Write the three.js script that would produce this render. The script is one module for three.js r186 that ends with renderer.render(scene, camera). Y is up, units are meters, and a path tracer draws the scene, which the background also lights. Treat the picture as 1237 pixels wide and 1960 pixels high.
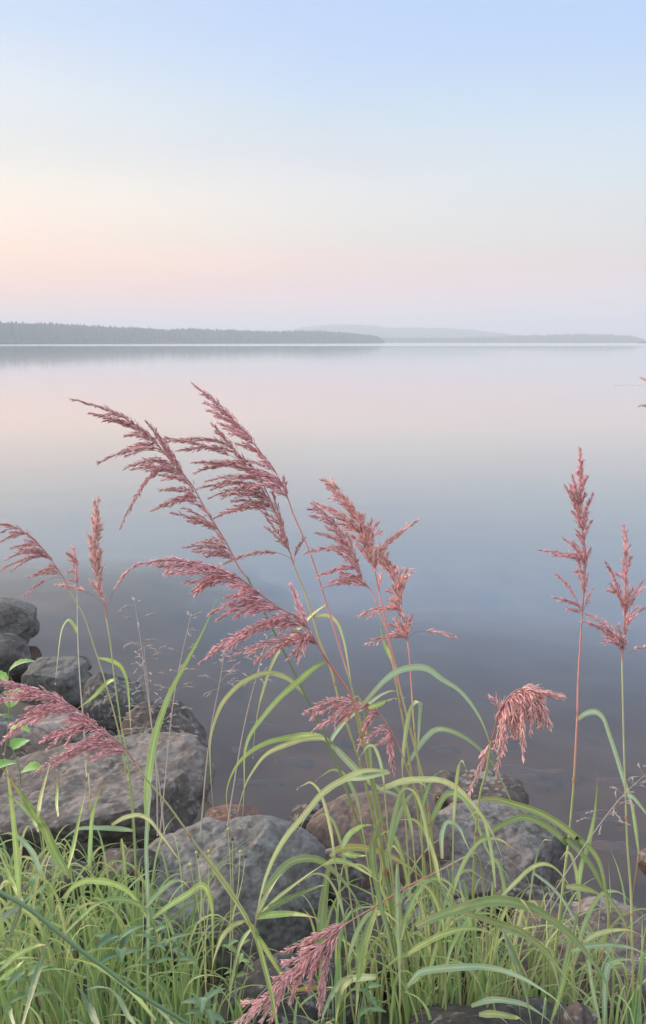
import * as THREE from 'three';
import { mergeGeometries, mergeVertices } from 'three/addons/utils/BufferGeometryUtils.js';

// ---------------------------------------------------------------- camera, sky, sun, exposure
const scene = new THREE.Scene();
const FOV = 62, PITCH = 11.29 * Math.PI / 180, EYE = 1.6;
const camera = new THREE.PerspectiveCamera(FOV, 646 / 1024, 0.05, 9000);
camera.position.set(0, EYE, 0);
camera.rotation.set(-PITCH, 0, 0);
camera.updateMatrixWorld();

const lin = (c) => { c /= 255; return c <= 0.04045 ? c / 12.92 : ((c + 0.055) / 1.055) ** 2.4; };
const L = (r, g, b) => [lin(r), lin(g), lin(b)];
const clamp = (x, a = 0, b = 1) => Math.min(b, Math.max(a, x));
const mix = (a, b, t) => a + (b - a) * t;
const mix3 = (a, b, t) => [mix(a[0], b[0], t), mix(a[1], b[1], t), mix(a[2], b[2], t)];
const smooth = (a, b, x) => { const t = clamp((x - a) / (b - a)); return t * t * (3 - 2 * t); };

// dawn sky: colour by height above the horizon for three bearings (left, ahead, right of the view)
const SKY = {
  left: [[-1, L(236, 214, 214)], [1.5, L(238, 214, 213)], [3, L(245, 218, 209)], [5, L(253, 231, 215)], [7.2, L(253, 239, 228)], [9.6, L(248, 244, 236)], [11.4, L(241, 242, 239)], [14.6, L(237, 241, 245)], [16.5, L(229, 236, 249)], [18, L(216, 231, 251)], [21, L(210, 227, 249)], [35, L(218, 230, 247)], [60, L(226, 233, 244)], [90, L(228, 234, 244)]],
  ahead: [[-1, L(226, 212, 220)], [1.6, L(227, 211, 219)], [3.4, L(234, 214, 217)], [5, L(239, 223, 219)], [7.2, L(235, 232, 227)], [9.6, L(233, 234, 235)], [11.6, L(226, 231, 240)], [13.5, L(217, 231, 243)], [15, L(211, 228, 249)], [17.4, L(203, 222, 252)], [20.2, L(196, 217, 251)], [35, L(212, 226, 249)], [60, L(224, 232, 245)], [90, L(228, 234, 244)]],
  right: [[-1, L(204, 210, 230)], [1.2, L(207, 211, 227)], [3, L(218, 213, 219)], [4.4, L(222, 217, 220)], [6.2, L(225, 226, 226)], [8.2, L(225, 229, 231)], [10, L(217, 232, 240)], [12.2, L(213, 230, 245)], [14.4, L(206, 226, 250)], [17.4, L(196, 219, 253)], [20.2, L(189, 215, 254)], [35, L(208, 224, 250)], [60, L(222, 231, 246)], [90, L(228, 234, 244)]],
};
function ramp(list, e) {
  if (e <= list[0][0]) return list[0][1];
  for (let i = 1; i < list.length; i++) if (e <= list[i][0]) return mix3(list[i - 1][1], list[i][1], (e - list[i - 1][0]) / (list[i][0] - list[i - 1][0]));
  return list[list.length - 1][1];
}
const SUN_AZ = -66, SUN_EL = 13;                                   // degrees left of the view, above the horizon
{
  const W = 1024, H = 512, data = new Float32Array(W * H * 4);
  for (let j = 0; j < H; j++) {
    const e = (j + 0.5) / H * 180 - 90;
    for (let i = 0; i < W; i++) {
      const phi = ((i + 0.5) / W - 0.5) * 2 * Math.PI;             // atan2(z, x)
      let az = (phi + Math.PI / 2) * 180 / Math.PI; if (az > 180) az -= 360; if (az < -180) az += 360;   // 0 ahead (-z), right positive
      const a = clamp(az / 21, -1.6, 1.4);
      let c = a < 0 ? mix3(ramp(SKY.ahead, e), ramp(SKY.left, e), Math.min(1, -a)) : mix3(ramp(SKY.ahead, e), ramp(SKY.right, e), Math.min(1, a));
      const back = smooth(90, 180, Math.abs(az)) * 0.5;
      c = mix3(c, mix3(L(244, 230, 226), L(230, 235, 244), smooth(4, 40, e)), back * 1.6);
      const d = Math.hypot((az - SUN_AZ) * Math.cos(e * Math.PI / 180), e - SUN_EL * 0.6);
      const glow = Math.exp(-((d / 22) ** 2)) * 0.5;
      const cirrus = 1 + 0.014 * fbm(az * 0.05, e * 0.35, 4, 4) + 0.01 * fbm(az * 0.3 + e * 0.1, e * 1.3, 9, 3);
      const high = cirrus * (1 - 0.14 * smooth(2, 7, e) * smooth(34, 21, e) * smooth(100, 50, Math.abs(az))) * (1 + 0.5 * Math.max(smooth(33, 62, e), smooth(60, 120, Math.abs(az))) + 0.05 * smooth(3.5, 6, e) * smooth(12, 8, e) * smooth(40, 0, Math.abs(az + 14))); const dawn = smooth(13, 7, e) * (0.45 + 0.55 * smooth(2, 5.5, e)) * smooth(12, -22, az) * smooth(140, 70, -az); { const rosy = smooth(7, 4.5, e) * smooth(45, 15, az), blue = smooth(11, 17, e) * smooth(40, 24, e); c = [c[0] * (1 + 0.015 * rosy - 0.05 * blue), c[1] * (1 - 0.05 * rosy - 0.02 * blue), c[2] * (1 - 0.075 * rosy)]; }
      c = [c[0] * high * (1 + 0.09 * dawn), c[1] * high * (1 + 0.02 * dawn), c[2] * high * (1 - 0.035 * dawn)];
      c = [c[0] * (1 + glow * 1.1), c[1] * (1 + glow * 0.8), c[2] * (1 + glow * 0.45)];
      const k = (j * W + i) * 4; data[k] = c[0]; data[k + 1] = c[1]; data[k + 2] = c[2]; data[k + 3] = 1;
    }
  }
  const tex = new THREE.DataTexture(data, W, H, THREE.RGBAFormat, THREE.FloatType);
  tex.mapping = THREE.EquirectangularReflectionMapping; tex.magFilter = tex.minFilter = THREE.LinearFilter; tex.needsUpdate = true;
  scene.background = tex; scene.environment = tex;
}
const sun = new THREE.DirectionalLight(new THREE.Color().setRGB(1, 0.78, 0.6), 4.8);
{
  const az = SUN_AZ * Math.PI / 180, el = SUN_EL * Math.PI / 180;
  sun.position.set(Math.sin(az) * Math.cos(el) * 40, Math.sin(el) * 40, -Math.cos(az) * Math.cos(el) * 40);
  sun.castShadow = true; sun.shadow.radius = 16; sun.shadow.mapSize.set(2048, 2048);
  Object.assign(sun.shadow.camera, { left: -8, right: 8, top: 8, bottom: -8, near: 1, far: 90 });
  scene.add(sun, sun.target);
}
scene.fog = new THREE.FogExp2(new THREE.Color(0.81, 0.905, 1.0), 0.00095);
const EXPOSURE = 1.16;

// ---------------------------------------------------------------- helpers
let seedState = 7;
function seeded(s) { seedState = (s * 2654435761 + 12345) >>> 0; }
function rnd() { seedState = (seedState + 0x6D2B79F5) >>> 0; let t = seedState; t = Math.imul(t ^ (t >>> 15), t | 1); t ^= t + Math.imul(t ^ (t >>> 7), t | 61); return ((t ^ (t >>> 14)) >>> 0) / 4294967296; }
const R = (a, b) => a + (b - a) * rnd();
function hash(x, y, z) { let h = Math.imul(x, 374761393) ^ Math.imul(y, 668265263) ^ Math.imul(z, 1274126177); h = Math.imul(h ^ (h >>> 13), 1274126177); return ((h ^ (h >>> 16)) >>> 0) / 4294967296; }
function noise(x, y, z) {
  const X = Math.floor(x), Y = Math.floor(y), Z = Math.floor(z); let u = x - X, v = y - Y, w = z - Z;
  u = u * u * (3 - 2 * u); v = v * v * (3 - 2 * v); w = w * w * (3 - 2 * w);
  const l = (a, b, t) => a + (b - a) * t;
  return l(l(l(hash(X, Y, Z), hash(X + 1, Y, Z), u), l(hash(X, Y + 1, Z), hash(X + 1, Y + 1, Z), u), v), l(l(hash(X, Y, Z + 1), hash(X + 1, Y, Z + 1), u), l(hash(X, Y + 1, Z + 1), hash(X + 1, Y + 1, Z + 1), u), v), w) * 2 - 1;
}
function fbm(x, y, z, n) { let s = 0, a = 0.5, f = 1; for (let i = 0; i < n; i++) { s += a * noise(x * f + i * 17.3, y * f, z * f); a *= 0.5; f *= 2.03; } return s; }

const F = 980 / Math.tan(FOV * Math.PI / 360), CP = Math.cos(PITCH), SP = Math.sin(PITCH);
const V = (x, y, z) => new THREE.Vector3(x, y, z);
// the point seen at (x, y) of the photograph, d metres along the view
function at(x, y, d) { const u = (x - 618.5) / F * d, v = -(y - 980) / F * d; return V(u, EYE + v * CP - d * SP, -(d * CP + v * SP)); }
const metres = (px, d) => px / F * d;
function shore(x) { return x < -0.3 ? -2.55 + Math.max(x + 0.3, -1.6) * 1.25 : -2.55 + 0.3 * Math.min(x, 3); }
function groundY(x, z) {
  const s = z - Math.max(shore(x), -60);
  let y = s > 0 ? Math.min((x < -0.6 ? 0.25 - 0.1 * smooth(0.6, 1.4, -x) * smooth(2.2, 3.4, -z) : 0.25) * s, 0.75 + 0.03 * s) : Math.max(0.2 * s, -1.6 + 0.004 * s, -6);
  if (Math.abs(x) < 12 && z > -12) y += (fbm(x * 2.2, 3.1, z * 2.2, 3) * 0.09 + fbm(x * 9, 7.7, z * 9, 2) * 0.025) * (s > 0 ? 1 : 0.7);
  return y;
}
function onGround(x, y) {                                         // depth at which the line of sight meets the bank
  let d = 0.6; for (; d < 8; d += 0.004) { const p = at(x, y, d); if (p.y <= groundY(p.x, p.z)) break; } return d;
}
const flat = (a) => { const o = []; for (let i = 0; i < a.length; i += 2) o.push([a[i], a[i + 1]]); return o; };
const zoom = (x0, y0, s) => (a) => flat(a).map(([x, y]) => [x / s + x0, y / s + y0]);
const whole = flat;

const used = {};
function numbered(name) { const n = used[name] = (used[name] ?? -1) + 1; return n ? name + '_' + String(n).padStart(3, '0') : name; }
function thing(name, label, category, base, group) {
  const o = new THREE.Group(); o.name = numbered(name); o.position.copy(base); o.userData = { label, category }; if (group) o.userData.group = group; scene.add(o); return o;
}
function mesh(name, geometry, material, parent) {
  const m = new THREE.Mesh(geometry, material); m.name = name; m.castShadow = m.receiveShadow = true; if (parent) parent.add(m); return m;
}
function geo(pos, idx, col) {
  const g = new THREE.BufferGeometry(); g.setAttribute('position', new THREE.Float32BufferAttribute(pos, 3)); if (col) g.setAttribute('color', new THREE.Float32BufferAttribute(col, 3));
  g.setIndex(idx); g.computeVertexNormals(); return g;
}
// a smooth line through points with depths, resampled to n + 1 points
function curve(points, n) { return new THREE.CatmullRomCurve3(points, false, 'centripetal').getPoints(n); }
function tangents(p) { return p.map((_, i) => p[Math.min(i + 1, p.length - 1)].clone().sub(p[Math.max(i - 1, 0)]).normalize()); }

class Sheaf {                                                       // collects tubes and spikelets into one geometry
  constructor(origin) { this.o = origin; this.p = []; this.c = []; this.i = []; }
  ring(center, t, r, sides, col) {
    const a = Math.abs(t.y) < 0.9 ? V(0, 1, 0) : V(1, 0, 0), u = a.clone().cross(t).normalize(), v = t.clone().cross(u);
    for (let k = 0; k < sides; k++) {
      const w = k / sides * Math.PI * 2, q = center.clone().addScaledVector(u, Math.cos(w) * r).addScaledVector(v, Math.sin(w) * r).sub(this.o);
      this.p.push(q.x, q.y, q.z); this.c.push(...col);
    }
  }
  strip(first, rings, sides) {
    for (let j = 0; j < rings - 1; j++) for (let k = 0; k < sides; k++) {
      const a = first + j * sides + k, b = first + j * sides + (k + 1) % sides; this.i.push(a, b, a + sides, b, b + sides, a + sides);
    }
  }
  tube(pts, radius, color, sides = 5) {
    const t = tangents(pts), first = this.p.length / 3;
    pts.forEach((q, i) => this.ring(q, t[i], radius(i / (pts.length - 1)), sides, color(i / (pts.length - 1))));
    this.strip(first, pts.length, sides);
  }
  spikelet(base, dir, len, r, c0, c1) {
    const first = this.p.length / 3, up = [0, 0.35, 0.7, 1], rr = [0.25, 1, 0.75, 0.05];
    for (let j = 0; j < 4; j++) this.ring(base.clone().addScaledVector(dir, len * up[j]), dir, r * rr[j], 4, mix3(c0, c1, up[j]));
    this.strip(first, 4, 4);
  }
  done() { return geo(this.p, this.i, this.c); }
}

// ---------------------------------------------------------------- materials
const bladeMat = new THREE.MeshPhysicalMaterial({ vertexColors: true, roughness: 0.82, transmission: 0.4, thickness: 0, side: THREE.DoubleSide, ior: 1.4, clearcoat: 0.12, clearcoatRoughness: 0.45 });
const stemMat = new THREE.MeshPhysicalMaterial({ vertexColors: true, roughness: 0.6 });
const flowerMat = new THREE.MeshPhysicalMaterial({ vertexColors: true, roughness: 0.85, transmission: 0.25, thickness: 0, ior: 1.35, side: THREE.DoubleSide });
const rockMat = new THREE.MeshStandardMaterial({ vertexColors: true, roughness: 0.92 });
const wetRockMat = new THREE.MeshStandardMaterial({ vertexColors: true, roughness: 0.5 });
const groundMat = new THREE.MeshStandardMaterial({ vertexColors: true, roughness: 1 });
const dewMat = new THREE.MeshPhysicalMaterial({ color: 0xffffff, roughness: 0.02, transmission: 1, thickness: 0.002, ior: 1.33 });
const waterMat = new THREE.MeshPhysicalMaterial({ color: new THREE.Color().setRGB(0.9, 0.89, 0.88), roughness: 0.03, transmission: 1, thickness: 0, ior: 1.43 });
const ruffledMat = new THREE.MeshPhysicalMaterial({ color: new THREE.Color().setRGB(0.9, 0.9, 0.93), roughness: 0.14, transmission: 1, thickness: 0, ior: 1.6 });
{ // faint long ripples on the calm lake
  const N = 256, data = new Uint8Array(N * N * 4);
  for (let j = 0; j < N; j++) for (let i = 0; i < N; i++) {
    let h = 0; const u = i / N * 2 * Math.PI, v = j / N * 2 * Math.PI;
    for (const [a, b, p, q] of [[2, 5, 0.3, 1], [-3, 7, 1.7, 0.8], [4, 9, 2.9, 0.6], [1, 12, 4.1, 0.5], [-6, 11, 0.9, 0.4], [7, 17, 5.2, 0.25], [-9, 21, 3.3, 0.2]]) h += q * Math.sin(a * u + b * v + p);
    const k = (j * N + i) * 4; data[k] = data[k + 1] = data[k + 2] = clamp(0.5 + h / 8) * 255; data[k + 3] = 255;
  }
  const t = new THREE.DataTexture(data, N, N); t.wrapS = t.wrapT = THREE.RepeatWrapping; t.magFilter = THREE.LinearFilter; t.repeat.set(3200 / 9, 2340 / 7); t.needsUpdate = true;
  waterMat.bumpMap = t; waterMat.bumpScale = 0.0022;
}
const needleMat = new THREE.MeshStandardMaterial({ color: new THREE.Color().setRGB(0.05, 0.075, 0.07), roughness: 1 });
const hillMat = new THREE.MeshStandardMaterial({ color: new THREE.Color().setRGB(0.05, 0.075, 0.06), roughness: 1 });

// ---------------------------------------------------------------- ground and lake bed, water
{
  const nx = 260, nz = 300, xs = [], zs = [];
  for (let i = 0; i <= nx; i++) { const t = i / nx * 2 - 1; xs.push(Math.sinh(t * 7.6) / Math.sinh(7.6) * 1600); }
  for (let j = 0; j <= nz; j++) { const t = j / nz; zs.push(j < 40 ? 60 * (1 - j / 40) ** 3 - 0.4 * (j / 40) : -0.4 - Math.sinh((t - 40 / nz) / (1 - 40 / nz) * 7.2) / Math.sinh(7.2) * 2300); }
  const p = [], c = [], idx = [];
  for (let j = 0; j <= nz; j++) for (let i = 0; i <= nx; i++) {
    const x = xs[i], z = zs[j], y = groundY(x, z), s = z - shore(x);
    p.push(x, y, z);
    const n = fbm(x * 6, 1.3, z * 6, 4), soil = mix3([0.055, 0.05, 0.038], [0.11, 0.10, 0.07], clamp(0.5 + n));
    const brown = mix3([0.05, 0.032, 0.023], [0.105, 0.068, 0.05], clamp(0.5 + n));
    const bedSheen = mix3(mix3([0.062, 0.056, 0.055], [0.195, 0.235, 0.28], smooth(1.8, 10, -s)), [0.55, 0.49, 0.46], smooth(9, 36, -s));  // dark bed near shore; paler offshore, brightness of the lake surface painted in
    let k = s > 0 ? soil : mix3(brown, bedSheen, smooth(0.8, 3.2, -s + n * 0.5));
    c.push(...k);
  }
  for (let j = 0; j < nz; j++) for (let i = 0; i < nx; i++) { const a = j * (nx + 1) + i, b = a + nx + 1; idx.push(a, a + 1, b, a + 1, b + 1, b); }
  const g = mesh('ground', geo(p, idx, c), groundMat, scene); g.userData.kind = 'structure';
}
{
  const g = new THREE.PlaneGeometry(3200, 2340); g.rotateX(-Math.PI / 2); g.translate(0, 0, -1130);
  const w = mesh('water', g, waterMat, scene); w.userData.kind = 'structure'; w.castShadow = false;
  const far = new THREE.PlaneGeometry(3200, 1930); far.rotateX(-Math.PI / 2); far.translate(0, 0.03, -330 - 965);
  const r = mesh('ruffled_water', far, ruffledMat, scene); r.userData.kind = 'structure'; r.castShadow = false;
}

// ---------------------------------------------------------------- far shores
function pxAt(x, d) { return (x - 618.5) / F * d; }
const HORIZON = 654.5;
function topOf(list, x) { if (x <= list[0][0]) return list[0][1]; for (let i = 1; i < list.length; i++) if (x <= list[i][0]) return mix(list[i - 1][1], list[i][1], (x - list[i - 1][0]) / (list[i][0] - list[i - 1][0])); return list[list.length - 1][1]; }
function conifer(sides) {
  const parts = [];
  for (const [y0, y1, r] of [[0.08, 0.5, 0.2], [0.32, 0.75, 0.155], [0.58, 1, 0.1]]) {
    const g = new THREE.ConeGeometry(r, y1 - y0, sides, 1, true), q = g.attributes.position;
    for (let i = 0; i < q.count; i++) if (q.getY(i) < 0) { const k = 0.75 + 0.5 * hash(i, sides, Math.round(y0 * 50)); q.setX(i, q.getX(i) * k); q.setZ(i, q.getZ(i) * k); }
    g.translate(0, (y0 + y1) / 2, 0); parts.push(g);
  }
  const t = new THREE.CylinderGeometry(0.012, 0.02, 0.2, 5, 1, true); t.translate(0, 0.1, 0); parts.push(t);
  return mergeGeometries(parts.map((g) => { g = g.toNonIndexed(); g.computeVertexNormals(); return g; }));
}
function wood(name, label, count, x0, x1, dist, tops, deep, seed) {
  seeded(seed);
  const m = new THREE.InstancedMesh(conifer(7), needleMat, count), M = new THREE.Matrix4(), Q = new THREE.Quaternion(), up = V(0, 1, 0);
  for (let i = 0; i < count; i++) {
    const px = R(x0, x1), front = Math.pow(rnd(), 1.6), d = dist(px) + front * deep, h = (HORIZON - topOf(tops, px)) / F * d + EYE;
    const tall = h * (rnd() < 0.08 ? R(0.98, 1.06) : R(0.8, 0.98)), w = Math.max(tall * R(1.2, 1.9), 6);
    M.compose(V(pxAt(px, d), -0.3, -d), Q.setFromAxisAngle(up, R(0, 6.28)), V(w, tall, w)); m.setMatrixAt(i, M);
  }
  m.name = name; m.userData = { label, category: 'forest', kind: 'stuff' }; scene.add(m); return m;
}
const leftTops = flat([-200, 613, 0, 615, 60, 618, 130, 619, 210, 624, 290, 627, 330, 630, 370, 628, 420, 630, 520, 633, 600, 632, 660, 635, 700, 639, 722, 643, 732, 650, 736, 655]);
const leftDist = (x) => 620 + (x + 150) / 885 * 430;
wood('forest', 'nearer dark conifer wood along the left far shore', 3600, -170, 734, leftDist, leftTops, 60, 3);
const rightTops = flat([640, 646, 735, 645, 860, 645, 930, 643, 1010, 640, 1090, 638.5, 1160, 639, 1200, 642, 1218, 647, 1226, 653]);
wood('forest', 'pale blue low wooded shore in haze right of the centre', 1500, 560, 1224, () => 1500, rightTops, 70, 4);
function landform(name, x0, x1, dist, rise, deep) {
  const n = 160, rows = 5, p = [], idx = [];
  for (let r = 0; r < rows; r++) for (let i = 0; i <= n; i++) {
    const px = mix(x0, x1, i / n), v = r / (rows - 1), d = dist(px) + v * deep; p.push(pxAt(px, d), rise(px) * Math.sin(v * Math.PI * 0.5) - 0.4 * (1 - v), -d);
  }
  for (let r = 0; r < rows - 1; r++) for (let i = 0; i < n; i++) { const a = r * (n + 1) + i, b = a + n + 1; idx.push(a, a + 1, b, a + 1, b + 1, b); }
  const m = mesh(numbered(name), geo(p, idx), hillMat, scene); m.userData.kind = 'structure'; return m;
}
landform('far_shore', -190, 733, (x) => leftDist(x) - 4, (x) => 1.8 * smooth(733, 690, x), 90);
landform('far_shore', 550, 1222, () => 1496, (x) => 2.5 * smooth(1222, 1180, x), 110);
const hillTops = flat([470, 650, 545, 636, 580, 628, 625, 623, 660, 621.5, 700, 624, 740, 628, 800, 628, 850, 629.5, 900, 632, 950, 638, 1010, 645, 1080, 651, 1140, 655]);
landform('hills', 460, 1150, () => 1950, (x) => (HORIZON - topOf(hillTops, x)) / F * 2200 + EYE + fbm(x * 0.06, 2, 0, 3) * 2.5, 250);

// ---------------------------------------------------------------- rocks
function buildRock(o, material) {
  // o: x, y, w, h in the photograph, d depth, k depth of the rock over its width
  const detail = o.detail ?? 26;
  let g = new THREE.IcosahedronGeometry(1, detail); g.deleteAttribute('normal'); g.deleteAttribute('uv'); g = mergeVertices(g, 1e-5);
  const q = g.attributes.position, s = o.seed * 13.7, pw = o.p ?? 2.6, v = V(0, 0, 0);
  seeded(o.seed + 400);
  const cuts = []; for (const c of o.planes ?? []) cuts.push([V(c[0], c[1], c[2]).normalize(), c[3]]); for (let i = 0; i < (o.cuts ?? 5); i++) { const n = V(R(-1, 1), R(-0.5, 1), R(-0.3, 1)).normalize(); cuts.push([n, R(0.62, 0.86)]); }
  const dirs = [];
  for (let i = 0; i < q.count; i++) {
    v.fromBufferAttribute(q, i); dirs.push(v.clone());
    const r = Math.pow(Math.abs(v.x) ** pw + Math.abs(v.y) ** pw + Math.abs(v.z) ** pw, -1 / pw);
    v.multiplyScalar(r * (1 + (o.lump ?? 0.2) * fbm(v.x * 1.4 + s, v.y * 1.4, v.z * 1.4, 3)));
    for (const [n, k] of cuts) { const e = v.dot(n) - k; if (e > 0) v.addScaledVector(n, -e * 0.86); }
    q.setXYZ(i, v.x, v.y, v.z);
  }
  g.computeBoundingBox(); const b = g.boundingBox, mid = b.getCenter(V(0, 0, 0)), size = b.getSize(V(0, 0, 0));
  const rx = metres(o.w / 2, o.d), H = metres(o.h / 2, o.d), th = PITCH + Math.atan((o.y - 980) / F);
  let rz = rx * (o.k ?? 0.8); if (rz * Math.sin(th) > H * 0.8) rz = H * 0.8 / Math.sin(th);
  const ry = Math.sqrt(Math.max(H * H - (rz * Math.sin(th)) ** 2, 0.1 * H * H)) / Math.cos(th);
  const roll = (o.roll ?? 0) * Math.PI / 180, c = Math.cos(roll), n = Math.sin(roll);
  const base = at(o.x, o.y, o.d), col = [], tone = (o.tone ?? [0.25, 0.24, 0.235]).map((v, i) => v * [0.56, 0.53, 0.5][i]), pink = o.pink ?? 0, fine = o.fine ?? 1;
  const unit = Math.max(rx, ry);
  for (let i = 0; i < q.count; i++) {
    v.fromBufferAttribute(q, i).sub(mid); v.set(v.x / size.x * 2 * rx, v.y / size.y * 2 * ry, v.z / size.z * 2 * rz);
    const wx = v.x + s, wy = v.y, wz = v.z;
    const bump = (fbm(wx * 14, wy * 14, wz * 14, 4) * 0.02 + fbm(wx * 70, wy * 70, wz * 70, 2) * 0.0045) * fine * Math.min(1, unit / 0.15);
    v.addScaledVector(dirs[i], bump);
    v.set(v.x * c - v.y * n, v.x * n + v.y * c, v.z); q.setXYZ(i, v.x, v.y, v.z);
    const big = fbm(wx * 7, wy * 7, wz * 7, 4), mid2 = fbm(wx * 64, wy * 64, wz * 64, 3), crack = o.fine === 0.3 ? 0 : smooth(0.022, 0.0, Math.abs(fbm(wx * 4.3 + 3, wy * 4.3, wz * 4.3, 3) - 0.06)), grain = noise(wx * 190, wy * 190, wz * 190);
    const mot = o.mottle ?? 1; let k = (1 + big * 0.6 + mid2 * 0.6 * mot + grain * 0.3) * (1 - 0.5 * crack), t = [tone[0] * k, tone[1] * k, tone[2] * k];
    t = mix3(t, [t[0] * 1.25, t[1] * 0.93, t[2] * 0.86], clamp(pink + big * 0.4));
    const lich = 0.8 * smooth(0.17, 0.25, fbm(wx * 12 + 8, wy * 12, wz * 12, 3) + 0.25 * fbm(wx * 60, wy * 60, wz * 60, 2) + 0.08 * dirs[i].y - 0.05 + (o.lichen ?? 0)) * smooth(-0.3, 0.2, fbm(wx * 95, wy * 95, wz * 95, 2)) + smooth(0.2, 0.42, fbm(wx * 88 + 5, wy * 88, wz * 88, 4) + 0.4 * fbm(wx * 9 + 2, wy * 9, wz * 9, 2) + (o.lichen ?? 0) - 0.1 + 0.12 * dirs[i].y); t = mix3(t, [0.3, 0.3, 0.285], Math.min(1, lich) * 0.62 * mot);
    const dark = smooth(0.2, 0.4, fbm(wx * 92 - 9, wy * 92, wz * 92, 3)); t = mix3(t, [0.055, 0.053, 0.05], dark * 0.6 * mot);
    const wy0 = base.y + v.y; if (o.wet) t = mix3([t[0] * 0.38, t[1] * 0.38, t[2] * 0.4], t, smooth(0.02, 0.055, wy0 + big * 0.03));
    col.push(Math.max(t[0], 0.012), Math.max(t[1], 0.012), Math.max(t[2], 0.012));
  }
  g.setAttribute('color', new THREE.Float32BufferAttribute(col, 3)); g.computeVertexNormals();
  const m = mesh(numbered(o.name ?? 'rock'), g, material ?? rockMat, scene); m.position.copy(base);
  m.userData = { label: o.label, category: 'rock' }; if (o.group) m.userData.group = o.group; return m;
}
const grey = [0.25, 0.25, 0.255], warm = [0.27, 0.235, 0.22], dim = [0.15, 0.148, 0.145];
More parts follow.
